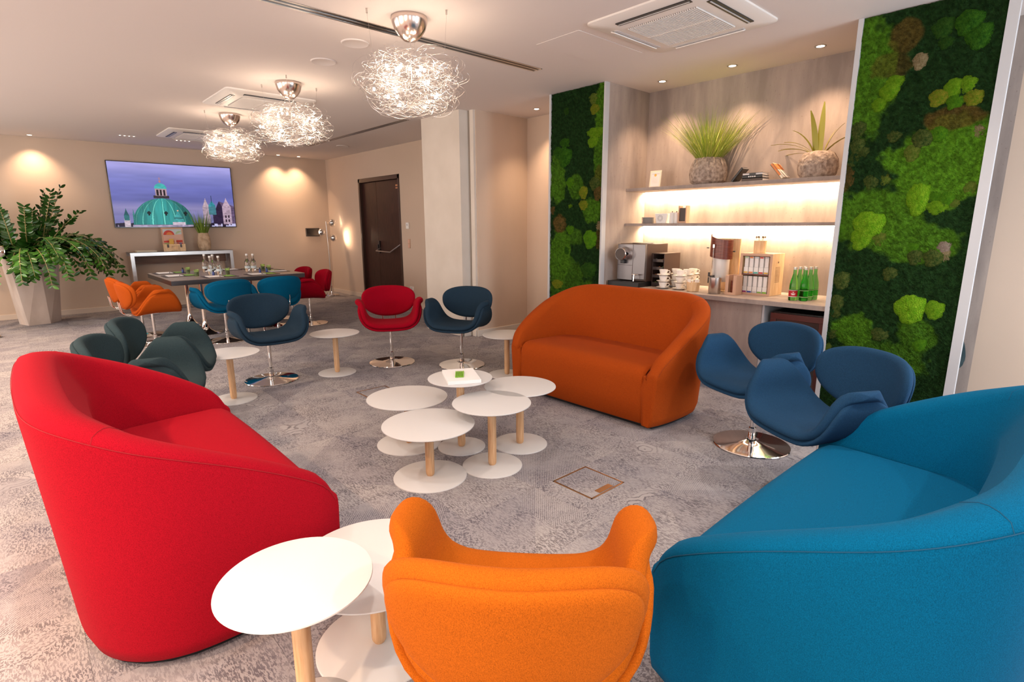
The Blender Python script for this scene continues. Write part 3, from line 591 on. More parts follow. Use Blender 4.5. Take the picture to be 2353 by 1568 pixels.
make_sofa('blue_felt', 'seam_blue', 'turquoise blue felt two-seat tub sofa opposite the red one', (2.065, .80, 0), PI)

# ------------------------------------------------------------------ tulip chairs (local: facing -Y)
PROF = catmull([(0, .452), (.10, .454), (.18, .464), (.238, .494), (.268, .545), (.279, .60), (.288, .645), (.308, .675), (.348, .690)], 60)
def sst(a, b, x): t = min(1, max(0, (x-a)/(b-a))); return t*t*(3-2*t)
def shell_pt(s, t, scale=1.0):
    u = abs(s)*scale; i = u*59; k = min(58, int(i)); f = i-k; x, z = PROF[k]*(1-f)+PROF[k+1]*f
    d = .255*(1-.24*sst(.30, .95, u))*(1-abs(s)**3.4)**.5 if abs(s) < 1 else 0
    d = max(d, .012)*(.97 if scale < 1 else 1)
    y = t*d-.052-.034*sst(.35, .95, u)
    z = z-.016*max(0, -t)**2.2*(1-sst(.3, .7, u))-.030*max(0, t)**2*(1-sst(.3, .7, u))+.012*(1-(u/.35)**2 if u < .35 else 0)*(-1+t*t)
    return Vector((math.copysign(x, s) if s else x, y, z))
def cluster(n, c):
    out = []
    for i in range(n+1):
        v = -1+2*i/n; out.append(math.copysign(math.sin(abs(v)*PI/2)**.9, v) if v else 0.)
    return out
def pad(T, off, scale, c_t, c_s, ns=44, nt=18):
    S_, T_ = cluster(ns, 0), cluster(nt, 0); top = []; bot = []
    g = lambda v, c: math.sqrt(max(0, 1-(max(0, abs(v)-c)/(1-c))**2))
    for s in S_:
        rt, rb = [], []
        for t in T_:
            p = shell_pt(s*.999, t, scale); e = .01
            du = shell_pt(min(.99, s+e), t, scale)-shell_pt(max(-.99, s-e), t, scale); dv = Vector((0, 1, 0)); 
            nrm = du.cross(dv); 
            if nrm.length < 1e-7: nrm = Vector((0, 0, 1))
            nrm.normalize(); h = T/2*min(g(t, c_t), g(s, c_s)*1.0)
            of = off*(1-.75*sst(.80, 1, abs(s))) if scale < 1 else off; rt.append(p+nrm*(of+h)); rb.append(p+nrm*(of-h))
        top.append(rt); bot.append(rb)
    b = MB(); b.grid([[*reversed(r)] for r in top]); b.grid(bot)
    # close the rim by welding
    return b
def weld(b):
    import bmesh
    me = bpy.data.meshes.new('t'); me.from_pydata(b.v, [], b.f); bm = bmesh.new(); bm.from_mesh(me)
    bmesh.ops.remove_doubles(bm, verts=bm.verts, dist=.0004); bmesh.ops.recalc_face_normals(bm, faces=bm.faces)
    for f in bm.faces: f.smooth = True
    bm.to_mesh(me); bm.free(); me.set_sharp_from_angle(angle=math.radians(75)); return me
seat_me = weld(pad(.052, .004, 1.0, .80, .93)); shell_me = weld(pad(.030, -.030, .935, .86, .94))
def oval(T, a, bz, c=.84, nr=10, na=48):
    top, bot = [], []
    for i in range(nr+1):
        v = i/nr; r = math.sin(v*PI/2)**.95; rt, rb = [], []
        for j in range(na):
            th = 2*PI*j/na; ct, st = math.cos(th), math.sin(th); ex = 2/2.35
            x = a*r*math.copysign(abs(ct)**ex, ct)*(1+.10*st); z = bz*r*math.copysign(abs(st)**ex, st)
            g = math.sqrt(max(0, 1-(max(0, r-c)/(1-c))**2)); yb = -1.25*x*x-.25*z*z+(.0)
            rt.append((x, yb-T/2*g, z)); rb.append((x, yb+T/2*g, z))
        top.append(rt); bot.append(rb)
    b = MB(); b.grid(top, cv=True); b.grid(bot, cv=True); return b
back_me = weld(oval(.058, .286, .170)); backshell_me = weld(oval(.032, .270, .158))
bmM = Matrix.Translation((0, .285, .640)) @ Matrix.Rotation(-.19, 4, 'X')
chair_base = MB().lathe([(0, 0), (.238, 0), (.243, .004), (.240, .009), (.20, .013), (.10, .021), (.045, .030), (.030, .036)], 56, cap=False).mesh('base', 'chrome', True, 50)
chair_pole = MB().lathe([(.016, .02), (.016, .410)], 20, cap=False).mesh('pole', 'chrome')
chair_collar = MB().lathe([(.017, .030), (.024, .032), (.024, .07), (.020, .073), (.023, .076), (.023, .12), (.018, .125)], 24, cap=False).mesh('collar', 'chrome')
bk = MB()
for sx in (-.07, .07): bk.tube([(sx*.6, .02, .392), (sx, .12, .388), (sx, .26, .395), (sx, .312, .43), (sx, .320, .50), (sx, .328, .56)], .0065, 8)
bk.box(-.06, .06, -.06, .06, .390, .404); bracket = bk.mesh('back_bracket', 'chrome')
CHP = {}
def make_chair(felt):
    o = thing('tulip_chair', 'x', 'chair')
    def p(name, me, mt=None, M=None, off=0):
        me = me.copy() if mt else me
        if mt: me.materials.append(MATS[mt])
        c = bpy.data.objects.new(name, me); COL.objects.link(c); c.parent = o
        if M is not None: c.matrix_local = M
        return c
    p('seat_cushion', seat_me, felt); p('seat_shell', shell_me, felt)
    p('backrest', back_me, felt, bmM @ Matrix.Translation((0, -.006, 0))); p('back_shell', backshell_me, felt, bmM @ Matrix.Translation((0, .026, -.002)))
    p('base', chair_base); p('pole', chair_pole); p('collar', chair_collar); p('back_bracket', bracket)
    return o
def chair(felt, x, y, az, label, grp):
    used = felt in CHP
    if not used: CHP[felt] = make_chair(felt)
    return place(CHP[felt], used, (x, y, 0), math.radians(az+90), label, grp)
G1, G2 = 'tulip chairs in the lounge', 'tulip chairs at the meeting table'
chair('slate_felt', 1.69, 5.30, -91, 'dark slate blue tulip swivel chair in front of the meeting table, facing the lounge', G1)
chair('crimson_felt', 2.89, 5.10, -118, 'crimson red tulip swivel chair standing alone between two dark blue ones', G1)
chair('slate_felt', 3.38, 4.50, -150, 'dark slate blue tulip swivel chair near the white column', G1)
chair('navy_felt', 3.50, 1.45, 158, 'navy blue tulip swivel chair beside the orange sofa, full chrome base showing', G1)
chair('navy_felt', 3.00, .885, 150, 'navy blue tulip swivel chair tucked behind the turquoise sofa', G1)
chair('amber_felt', .828, .884, 43, 'orange tulip chair seen from behind, between the red and turquoise sofas', G1)
chair('green_slate_felt', .75, 4.63, -20, 'grey-green tulip chair behind the red sofa, its backrest fully visible', G1)
chair('green_slate_felt', .52, 3.98, -20, 'grey-green tulip chair mostly hidden by the red sofa', G1)
chair('green_slate_felt', 5.015, .94, -95, 'dark tulip chair stored behind the wide moss panel', G1)
chair('azure_felt', 1.93, 7.62, 98, 'azure tulip chair with its back to us, closer to the table corner', G2)
chair('azure_felt', 2.60, 7.66, 90, 'azure tulip chair with its back to us, at the right end of the table side', G2)
chair('crimson_felt', 3.24, 8.10, 172, 'crimson tulip chair at the table end, in full side view', G2)
chair('crimson_felt', 3.25, 8.86, 180, 'crimson tulip chair mostly hidden behind the table end', G2)
chair('rust_felt', 1.20, 8.02, 0, 'rust orange tulip chair at the left table end, nearer one', G2)
chair('rust_felt', 1.19, 8.78, 0, 'rust orange tulip chair at the left table end, farther one', G2)

# ------------------------------------------------------------------ round side tables
TP = {}
DIM = {'low': (.268, .215, .330), 'mid': (.238, .184, .410), 'high': (.210, .158, .482)}
def rtable(kind, x, y, label, grp='round side tables'):
    used = kind in TP
    if not used:
        R, B, H = DIM[kind]; o = thing('side_table', 'x', 'side table'); TP[kind] = o
        MB().lathe([(0, H-.008), (R-.004, H-.008), (R, H-.004), (R-.001, H-.0005), (R-.004, H), (0, H)], 72, cap=False).build('tabletop', 'table_white', o, ang=60)
        MB().lathe([(0, 0), (B, 0), (B, .005), (B-.003, .007), (0, .007)], 64, cap=False).build('base_plate', 'table_white', o, ang=60)
        MB().lathe([(.018, .006), (.0245, .018), (.026, .04), (.026, H-.05), (.0245, H-.02), (.024, H-.0085)], 28, cap=False).build('leg', 'oak', o)
        o.rotation_euler = (0, 0, random.random()*6)
    return place(TP[kind], used, (x, y, 0), random.random()*6, label, grp)
rtable('low', 1.645, 2.525, 'low white round side table at the front of the cluster of five')
rtable('mid', 2.010, 2.388, 'white round side table with long oak leg, right front of the cluster')
rtable('mid', 2.368, 2.520, 'white round side table closest to the orange sofa in the cluster')
rtable('high', 2.048, 2.750, 'tall white round side table carrying the paper stack')
rtable('low', 1.822, 3.040, 'low white round side table at the left rear of the cluster')
rtable('mid', 2.270, 5.115, 'white round side table standing alone between slate and crimson chairs')
rtable('mid', 1.235, 4.90, 'white round side table between the grey-green and slate chairs')
rtable('mid', 3.47, 3.88, 'white round side table half hidden behind the orange sofa')
rtable('high', .460, 1.410, 'tall white round side table nearest the camera')
rtable('low', .770, 1.550, 'low white round side table overlapped by the nearest one, beside the orange chair')
# paper and pencils
pp = thing('paper_stack', 'stack of white paper sheets on the tall table of the cluster', 'paper', (2.045, 2.735, .4825), math.radians(-28))
MB().box(-.105, .105, -.148, .148, 0, .022).build('sheets', 'paper', pp, bevel=.0015)
for k in range(6):
    o = thing('pencil', 'green pencil on the paper stack, %s of the row of six' % ('leftmost', 'second from the left', 'third from the left', 'third from the right', 'second from the right', 'rightmost')[k], 'pencil', (2.035-.0, 2.735, .509), math.radians(12), 'six green pencils on the paper stack')
    o.location = (2.035+.0095*(k-2.5)*math.cos(-.6), 2.737+.0095*(k-2.5)*math.sin(-.6), .509); o.rotation_euler = (0, 0, math.radians(-38))
    MB().tube([(0, -.07, 0), (0, .065, 0)], .0042, 6).build('shaft', 'green_pencil', o, smooth=False); MB().tube([(0, .065, 0), (0, .082, 0)], [.0042, .0008], 6).build('tip', 'pale_wood', o)
# floor boxes
for x, y, lb in ((2.27, 1.84, 'brass-framed floor box set in the carpet, nearest the camera'), (2.24, 4.22, 'brass-framed floor box behind the cluster of tables')):
    o = thing('floor_box', lb, 'floor box', (x, y, 0)); h = .145
    MB().box(-h, h, -h, -h+.008, 0, .003).box(-h, h, h-.008, h, 0, .003).box(-h, -h+.008, -h, h, 0, .003).box(h-.008, h, -h, h, 0, .003).build('frame', 'brass', o, smooth=False)
    MB().box(-h+.012, h-.012, -h+.012, h-.012, 0, .002).build('carpet_lid', 'carpet', o, smooth=False); box('cable_flap', -.06, .06, -h+.014, -h+.05, .0021, .005, 'brass', o)

# ------------------------------------------------------------------ meeting table
TX0, TX1, TY0, TY1, TZ = 1.47, 3.21, 8.13, 9.74, .77
mt = thing('meeting_table', 'large dark-edged meeting table on chrome trumpet pedestals', 'table', ((TX0+TX1)/2, (TY0+TY1)/2, 0)); hx, hy = (TX1-TX0)/2, (TY1-TY0)/2
box('tabletop', -hx+.001, hx-.001, -hy+.001, hy-.001, TZ-.008, TZ, 'taupe_top', mt); box('table_edge', -hx, hx, -hy, hy, TZ-.068, TZ-.0085, 'dark_metal', mt, bevel=.002)
for sx in (-.49, .41):
    for sy in (-.58, .27):
        MB().lathe([(0, 0), (.21, 0), (.212, .006), (.12, .02), (.07, .05), (.042, .10), (.03, .16), (.026, .20), (.026, TZ-.075), (.06, TZ-.069)], 32, (sx, sy, 0), cap=False).build('pedestal', 'chrome', mt)
# table settings
def desk_pad(x, y, rz, label):
    o = thing('desk_pad', label, 'desk pad', (x, y, TZ), rz, 'desk pads on the meeting table')
    box('leather_pad', -.21, .21, -.15, .15, .0005, .006, 'leather', o, bevel=.002); box('paper_sheet', -.16, .02, -.12, .12, .0065, .012, 'paper', o)
    box('napkin', .06, .17, -.10, .10, .0065, .010, 'green_pencil', o); MB().tube([(-.03, -.13, .016), (.0, .02, .016)], .004, 6).build('pencil', 'black', o)
PADS = [(1.72, 9.50, 0, 'desk pad at the far left corner of the meeting table'), (1.72, 8.85, 0, 'desk pad at the left end of the meeting table, nearer us'), (2.10, 8.33, 0, 'desk pad before the left azure chair'),
        (2.66, 8.33, 0, 'desk pad before the right azure chair'), (3.00, 8.75, PI/2, 'desk pad at the right end of the meeting table'), (2.95, 9.45, PI, 'desk pad at the far right of the meeting table'), (2.5, 9.55, PI, 'desk pad at the far long side of the meeting table')]
for p in PADS: desk_pad(*p)
BOT = None
def bottle(x, y, label):
    global BOT
    used = BOT is not None
    if not used:
        o = thing('water_bottle', 'x', 'bottle'); BOT = o
        g = MB().lathe([(0, .002), (.036, .0), (.040, .01), (.040, .13), (.036, .155), (.020, .185), (.015, .20), (.015, .245)], 24, cap=False).build('glass_body', 'glass', o, ang=60)
        MB().lathe([(.016, .243), (.017, .246), (.017, .27), (.0, .271)], 16, cap=False).build('cap', 'white', o)
        MB().lathe([(.0405, .05), (.0405, .085)], 24, cap=False).build('label', 'sky_print', o)
    place(BOT, used, (x, y, TZ), random.random()*6, label, 'clear water bottles on the meeting table')
for x, y, lb in ((2.17, 9.36, 'clear water bottle at the rear left of the group of four'), (2.10, 8.76, 'clear water bottle at the front left of the group of four'), (2.24, 9.18, 'clear water bottle at the rear right of the group of four'), (2.19, 8.68, 'clear water bottle at the front right of the group of four'),
                 (2.68, 9.02, 'clear water bottle, left of the pair on the right half of the table'), (2.75, 8.96, 'clear water bottle, right of the pair on the right half of the table')): bottle(x, y, lb)
GL = None
for x, y, lb in ((1.90, 9.22, 'lime tinted water glass farthest left on the meeting table'), (1.885, 8.64, 'lime tinted water glass in front of the bottles, near the left pad'), (2.28, 8.62, 'lime tinted water glass right of the four bottles'), (2.93, 9.10, 'lime tinted water glass farther back beside the pair of bottles'), (2.92, 8.80, 'lime tinted water glass closest to the right table end')):
    if GL is None:
        GL = o = thing('water_glass', 'x', 'glass'); MB().lathe([(0, .002), (.026, 0), (.034, .095), (.032, .095), (.0245, .006), (0, .006)], 20, cap=False).build('tumbler', 'lime_glass', o, ang=60)
        MB().lathe([(.0, .0065), (.0235, .0065), (.030, .06), (0, .06)], 18, cap=False).build('lime_filling', 'pale_green', o); u = False
    else: u = True
    place(GL, u, (x, y, TZ), random.random()*6, lb, 'lime tinted glasses on the meeting table')
for x, y, lb in ((1.865, 9.37, 'tiny dark-capped bottle left of the farthest lime glass'), (2.075, 8.55, 'tiny dark-capped bottle in front of the four water bottles'), (2.71, 8.56, 'tiny dark-capped bottle beside the right azure chair setting'), (2.83, 8.63, 'tiny dark-capped bottle next to the nearer right lime glass')):
    o = thing('small_bottle', lb, 'bottle', (x, y, TZ), 0, 'tiny dark-capped bottles'); MB().lathe([(.014, 0), (.016, .004), (.016, .05), (.009, .06)], 16).build('body', 'label_blue', o); MB().lathe([(.011, .058), (.011, .082)], 14).build('cap', 'black', o)

# ------------------------------------------------------------------ television
tv = thing('television', 'large wall-mounted television showing a green copper dome under a violet sky', 'television', (2.379, YT-.03, 1.44)); TW, THh = 1.966, 1.125
box('bezel', -TW/2, TW/2, -.02, .022, 0, THh, 'screen_black', tv, bevel=.003)
def picture():
    nu, nv = 400, 228; u = (np.arange(nu)+.5)/nu; v = (np.arange(nv)+.5)/nv; Uu, V = np.meshgrid(u, v, indexing='ij'); A = 1.75
    hx_ = lambda s: np.array([int(s[i:i+2], 16)/255 for i in (0, 2, 4)])**2.2
    def nz(sx, sy, sd): return vnoise(Uu+.01, V+.01, 1, sd)*0+vnoise(Uu*sx+3, V*sy+3, 1, sd)
    C = np.zeros((nu, nv, 3)); st = [(0, '6a6897'), (.30, '6f6c9a'), (.42, '5a5c96'), (.62, '5f62a0'), (.80, '7274b0'), (1, '9590c4')]
    for k in range(3): C[..., k] = np.interp(V, [a for a, _ in st], [hx_(c)[k] for _, c in st])
    C *= (.82+.36*(nz(3, 14, 1)*.6+nz(8, 30, 2)*.4))[..., None]
    C += (np.clip(1-np.abs(V-.30)*9, 0, 1)*.06)[..., None]*np.array([1, .8, 1])
    def put(mask, c, var=.0, sd=3): C[mask] = (hx_(c) if isinstance(c, str) else c)[None]*(1-var+2*var*(nz(60, 60, sd)[mask])[:, None])
    def spire(cx, w_, z0, z1, z2, c1, c2):   # body to z1, spire to z2
        put((abs(Uu-cx) < w_) & (V < z1) & (V > z0), c1, .3); put((abs(Uu-cx) < w_*1.0*np.clip((z2-V)/(z2-z1), 0, 1)**1.4) & (V >= z1) & (V < z2), c2, .25)
    put((V < .05+.02*(nz(40, 1, 5))) , '221a2c', .4)
    put((V < .03) & (nz(50, 3, 6) > .6), '8a7f92')
    # dome
    cx, ry, rx = .383, .455, .245; yb = .035; dx = (Uu-cx)/rx; rr = dx**2+((V-yb)/(ry-yb))**2.1
    dome = (rr < 1) & (V > yb); lon = np.arcsin(np.clip(dx/np.sqrt(np.clip(1-((V-yb)/(ry-yb))**2.1, .02, 1)), -1, 1)); rib = np.abs((lon*8/PI+.5) % 1-.5)
    sh = (.62+.5*np.exp(-((lon+.1)/.55)**2)-.18*(lon > .75))*(.75+.5*nz(90, 7, 8)); dc = hx_('2b7f7c')[None, None]*sh[..., None]; dc = np.where((rib < .07)[..., None], hx_('57b0a4')*sh[..., None], dc); dc = np.where(((rib > .07) & (rib < .11))[..., None], dc*.5, dc)
    C[dome] = dc[dome]
    for du in (-.115, .02, .18): put(((abs(Uu-cx-du) < .007) & (abs(V-.215) < .036) | (abs(Uu-cx-du) < .015) & (abs(V-.222) < .015)) & dome, '101a1c')
    put((abs(Uu-cx) < .062) & (V > .455) & (V < .50), '30262c', .3); put((abs(Uu-cx) < .046) & (V >= .495) & (V < .61), '9a8088', .2)
    for du in (-.027, 0, .027): put((abs(Uu-cx-du) < .008) & (V > .50) & (V < .59), '1c1418')
    put((((Uu-cx)/.050)**2+((V-.61)/.085)**2 < 1) & (V >= .61), '3d9a98', .2); put(((Uu-cx)**2*A*A+(V-.725)**2 < .014**2), 'b06a58'); put((abs(Uu-cx) < .0025) & (V > .70) & (V < .79), 'a07070'); put((abs(Uu-cx) < .010) & (abs(V-.77) < .004), 'a07070')
    spire(.092, .022, 0, .13, .14, 'a89aa4', 'a89aa4'); spire(.092, .020, .10, .18, .30, '2c6468', '1d4d54'); spire(.147, .006, .1, .2, .3, '2d6a68', '2d6a68')
    put((abs(Uu-.50) < .052) & (V < .075), 'b9a8b4', .25); put((abs(Uu-.50) < .045*np.clip((.26-V)/.16, .2, 1)) & (V >= .075) & (V < .235), '3a8686', .3); put((abs(Uu-.5) < .038) & (abs(V-.14) < .006), '16282e'); put(((Uu-.5)**2*A*A+(V-.262)**2 < .012**2), 'c09a80')
    put((V < .03) & (Uu > .13) & (Uu < .62), '8d8098', .4)
    put((Uu > .80) & (V < .43-np.abs(Uu-.865)*np.where(Uu < .865, 3.6, .6)) & (V > .03), '2a1e36', .35); m_ = (Uu > .865) & (V < .43-(Uu-.865)*.6) & (V > .43-(Uu-.865)*3.6); put(m_, '55465f', .35)
    spire(.745, .030, .05, .33, .49, '93808c', 'a08c96'); put((abs(Uu-.80) < .032) & (V > .2) & (V < .34), '3c6c78', .2); spire(.80, .030, .34, .36, .45, '2f7a86', '2f7a86'); put((abs(Uu-.80) < .002) & (V < .52) & (V > .4), '203040')
    spire(.93, .040, .04, .34, .50, '9a8494', 'a890a0'); 
    for dz in (.10, .17): 
        for du in (-.014, .014): put((abs(Uu-.93-du) < .006) & (abs(V-dz) < .022), '221622')
    put((Uu > .78) & (V < .05) & (nz(70, 20, 9) > .55), 'a9a6c8')
    return C
P_ = picture(); nu, nv = P_.shape[:2]; xs = np.linspace(-TW/2+.012, TW/2-.012, nu+1); zs = np.linspace(.014, THh-.012, nv+1)
V_ = [(x, -.0212, z) for x in xs for z in zs]; Fc = [(i*(nv+1)+j, (i+1)*(nv+1)+j, (i+1)*(nv+1)+j+1, i*(nv+1)+j+1) for i in range(nu) for j in range(nv)]
me = bpy.data.meshes.new('screen'); me.from_pydata(V_, [], Fc); me.materials.append(MATS['screen_picture']); a_ = me.color_attributes.new('col', 'FLOAT_COLOR', 'CORNER')
cc = np.repeat(np.c_[P_.reshape(-1, 3), np.ones(nu*nv)], 4, axis=0); a_.data.foreach_set('color', cc.ravel()); so = bpy.data.objects.new('screen', me); COL.objects.link(so); so.parent = tv
MATS['screen_picture'].node_tree.nodes['Principled BSDF'].inputs['Emission Strength'].default_value = 1.1

# ------------------------------------------------------------------ console and what stands on it
CZ = 1.02; cx0, cx1, cy0, cy1 = 1.50, 3.13, 11.33, 11.77
co = thing('console_table', 'brushed metal framed console table under the television', 'console table', ((cx0+cx1)/2, cy0, 0)); hw = (cx1-cx0)/2; dp = cy1-cy0
MB().box(-hw, hw, 0, .055, CZ-.065, CZ-.007).box(-hw, -hw+.055, 0, .055, 0, CZ-.065).box(hw-.055, hw, 0, .055, 0, CZ-.065).box(-hw, hw, 0, .055, 0, .03).build('front_frame', 'brushed', co, smooth=False)
MB().box(-hw, hw, dp-.055, dp, CZ-.065, CZ-.007).box(-hw, -hw+.055, dp-.055, dp, 0, CZ-.065).box(hw-.055, hw, dp-.055, dp, 0, CZ-.065).build('rear_frame', 'brushed', co, smooth=False)
box('top', -hw, hw, 0, dp, CZ-.0065, CZ, 'smoke_glass', co); box('apron', -hw+.056, hw-.056, .3, .33, CZ-.22, CZ-.066, 'console_wood', co)
for s in (-1, 1): box('end_panel', s*hw-.012*(s > 0), s*hw+.012*(s < 0), .056, dp-.056, .03, CZ-.066, 'taupe_top', co)
nb = thing('notepad', 'flat cream notepad lying at the left of the console table', 'notepad', (1.77, 11.55, CZ)); box('pages', -.15, .15, -.1, .1, 0, .022, 'cream_paper', nb, bevel=.002)
su = thing('sample_case', 'open pale wooden case with a colourful lid picture, on the console', 'case', (2.20, 11.47, CZ), math.radians(-8))
MB().box(-.17, .17, -.10, -.085, 0, .13).box(-.17, .17, .085, .10, 0, .13).box(-.17, -.155, -.085, .085, 0, .13).box(.155, .17, -.085, .085, 0, .13).box(-.155, .155, -.085, .085, 0, .012).build('tray', 'pale_wood', su, bevel=.002)
lid = MB().box(-.17, .17, .0, .045, 0, .30, Matrix.Translation((0, .10, .125)) @ Matrix.Rotation(-.18, 4, 'X')).build('lid', 'tan_wood', su, bevel=.003)
LM = Matrix.Translation((0, .10, .125)) @ Matrix.Rotation(-.18, 4, 'X')
def flat(pts, m, parent, name, M, d=-.002):
    n = len(pts); MB().add([(x, d, z) for x, z in pts]+[(x, d+.0012, z) for x, z in pts], [tuple(range(n)), tuple(range(2*n-1, n-1, -1))]+[(i, i+n, (i+1) % n+n, (i+1) % n) for i in range(n)], M).build(name, m, parent, smooth=False)
arc = lambda cx_, cz_, r, a0=0, a1=PI, n=16: [(cx_+r*math.cos(a0+(a1-a0)*i/n), cz_+r*math.sin(a0+(a1-a0)*i/n)) for i in range(n+1)]
flat([(-.145, .03), (.145, .03), (.145, .27), (-.145, .27)], 'sky_print', lid, 'lid_picture', LM, -.0015); flat([(-.145, .03), (.145, .03), (.145, .175), (-.145, .16)], 'pink_print', lid, 'lid_picture', LM, -.003)
flat(arc(-.055, .165, .085), 'red_print', lid, 'lid_picture', LM, -.0045); flat(arc(-.045, .165, .05), 'orange_print', lid, 'lid_picture', LM, -.006); flat(arc(.11, .175, .06, .9, PI), 'pale_green', lid, 'lid_picture', LM, -.0045); flat([(-.145, .03), (.145, .03), (.145, .07), (-.145, .06)], 'red_print', lid, 'lid_picture', LM, -.0045)
box('card', -.07, .0, -.02, -.01, .1, .22, 'yellow_print', su); box('card', .01, .04, .0, .01, .1, .2, 'pink_print', su)
for i, c in enumerate(('red_print', 'purple_print', 'blue_print', 'red_print')): box('marker', .055+.022*i, .072+.022*i, -.05, .03, .12, .145, c, su)
box('green_block', -.14, -.08, -.05, .03, .12, .14, 'green_print', su)
for s in (-.1, .1): box('latch', s-.014, s+.014, -.108, -.1005, .07, .125, 'dark_metal', su, bevel=.002)
MB().box(-.055, .055, -.125, -.101, .025, .05).box(-.055, -.045, -.125, -.101, .05, .10).box(.045, .055, -.125, -.101, .05, .10).box(-.055, .055, -.125, -.101, .095, .11).build('handle', 'pale_wood', su, bevel=.002)

def pot(name, prof, m, o, sq=0, seed=0, n=40):
    r = np.random.default_rng(seed); ph = r.random(4)*6; P = []
    for j in range(n):
        th = 2*PI*j/n; row = []
        for (rad, z) in prof:
            k = 1+.018*math.sin(3*th+ph[0]+z*9)+.012*math.sin(7*th+ph[1]-z*20)+(sq*(.5*(1-math.cos(4*th))) if sq else 0)
            row.append((rad*k*math.cos(th), rad*k*math.sin(th), z+.002*math.sin(5*th+ph[2])))
        P.append(row)
    return MB().grid(P, cu=True).build(name, m, o)
def blades(o, n, R0_, H, lean, wd, m, name='grass_blades', seed=1, z0=0., droop=.25, seg=6, xm=9, ym=9):
    r = np.random.default_rng(seed); b = MB()
    for k in range(n):
        a = r.random()*2*PI; q = math.sqrt(r.random()); x0, y0 = R0_*q*math.cos(a), R0_*q*math.sin(a); L = H*(.65+.4*r.random()); le = lean*(q*.8+.3*r.random()); aa = a+r.normal()*.35; w0 = wd*(.7+.6*r.random()); row = []
        sd = Vector((-math.sin(aa+r.normal()*.6), math.cos(aa), 0))
        for i in range(seg+1):
            t = i/seg; c = Vector((x0+math.cos(aa)*le*L*(t+droop*t*t*1.5), y0+math.sin(aa)*le*L*(t+droop*t*t*1.5), z0+L*(t-droop*le*t*t*.8))); ww = w0*(1-t**1.6)+.0003; c.x = min(c.x, xm-.2*(xm-c.x)*0) if c.x < xm else xm-.0008*k/n; c.y = min(c.y, ym); row.append([c-sd*ww, c+sd*ww])
        b.grid(row)
    ob = b.build(name, m, o, ang=180); ob['kind'] = 'stuff'; return ob
va = thing('grass_vase', 'tall sandy stone vase with stiff green grass on the console', 'plant', (2.71, 11.55, CZ))
pot('vase', [(0, .004), (.085, 0), (.105, .04), (.112, .12), (.10, .24), (.08, .315), (.070, .32), (.07, .29), (0, .29)], 'sand_pot', va, seed=4)
blades(va, 110, .06, .46, .50, .0055, 'grass_dark', 'grass_blades', 3, .28, .02, ym=.205)
gp = thing('grass_pot', 'round mottled stone pot with a wide tuft of yellow-green grass on the upper shelf', 'plant', (5.15, 2.79, 1.835))
pot('pot', [(0, .004), (.125, 0), (.165, .03), (.178, .10), (.172, .16), (.145, .225), (.118, .25), (.108, .245), (.108, .22), (0, .22)], 'stone_pot', gp, seed=6)
blades(gp, 680, .095, .44, .98, .0022, 'grass_blade', 'grass_blades', 5, .215, .14, 7, xm=.195)
sp = thing('sword_plant_pot', 'wide stone pot with yellow-green sword leaves near the right moss panel', 'plant', (5.16, 1.80, 1.835))
pot('pot', [(0, .004), (.12, 0), (.145, .03), (.156, .09), (.147, .15), (.118, .20), (.09, .215), (.08, .21), (.08, .19), (0, .19)], 'stone_pot', sp, seed=9)
for k, (a, le, L, w_) in enumerate(((95, 1.15, .36, .016), (100, .95, .30, .014), (120, .62, .34, .018), (75, 1.3, .32, .013), (60, 1.5, .30, .012), (150, .25, .42, .016), (200, .08, .44, .017), (-60, .35, .26, .012), (-75, .45, .34, .013), (-90, .95, .34, .013), (10, .3, .2, .012), (110, 1.25, .24, .012))):
    a = math.radians(a); w_ *= 1.5; row = []; sd = Vector((-math.sin(a), math.cos(a), 0)) if abs(le) > .3 else Vector((0, 1, 0)); dd = Vector((math.cos(a), math.sin(a), 0))
    for i in range(9):
        t = i/8; hz_ = le*L*t*(.6+.5*t); zz = L*t*math.sqrt(max(.05, 1-min(.9, le*.6)))*(1-.35*le*t*t); c = dd*(.03+hz_*.8)+Vector((0, 0, .185+zz)); ww = w_*(math.sin(PI*(.25+.72*t))**.8); row.append([c-sd*ww, c+Vector((0, 0, -.003)), c+sd*ww])
    MB().grid(row).build('leaf', 'sword_leaf', sp, ang=180)

# ------------------------------------------------------------------ big potted plant
pl = thing('tall_planter', 'tall faceted pale stone planter at the far left wall', 'planter', (.16, 11.10, 0))
rb = [(-.12, -.26), (.14, -.22), (.28, .0), (.25, .24), (-.05, .28), (-.22, .05)]; rt = [(-.21, -.40), (.12, -.42), (.37, -.18), (.38, .24), (-.06, .40), (-.30, .10)]
n = 6; b = MB(); ro = [(x, y, 1.0) for x, y in rt]; ri = [(x*.93, y*.93, 1.0) for x, y in rt]; rd = [(x*.9, y*.9, .90) for x, y in rt]; rl = [(x, y, 0) for x, y in rb]
b.grid([[rl[i], ro[i], ri[i], rd[i]] for i in range(n)], cu=True); b.add(rl, [tuple(range(n))[::-1]]); b.build('planter', 'planter_stone', pl, smooth=False, bevel=.004)
b = MB(); b.add(rd, [tuple(range(n))]); b.build('soil', 'leather', pl, smooth=False)
zz = thing('zz_plant', 'large glossy dark green feather-leaved plant arching out of the tall planter', 'plant', (.16, 11.10, .90))
leaf = MB(); row = []
for i in range(7): t = i/6; ww = .026*math.sin(PI*min(1, t*.93+.05))**.7; row.append([(-ww, t*.108, .005*math.sin(t*3)), (0, t*.108, -.004), (ww, t*.108, .005*math.sin(t*3))])
leaf.grid(row); leaf_me = leaf.mesh('leaf', 'zz_leaf', True, 180)
r = np.random.default_rng(5); FR = []; D_ = math.radians
for k in range(20): FR.append((D_(r.uniform(-80, 0)), r.uniform(.85, 1.35), D_(r.uniform(64, 84)), r.uniform(2.2, 2.8)))
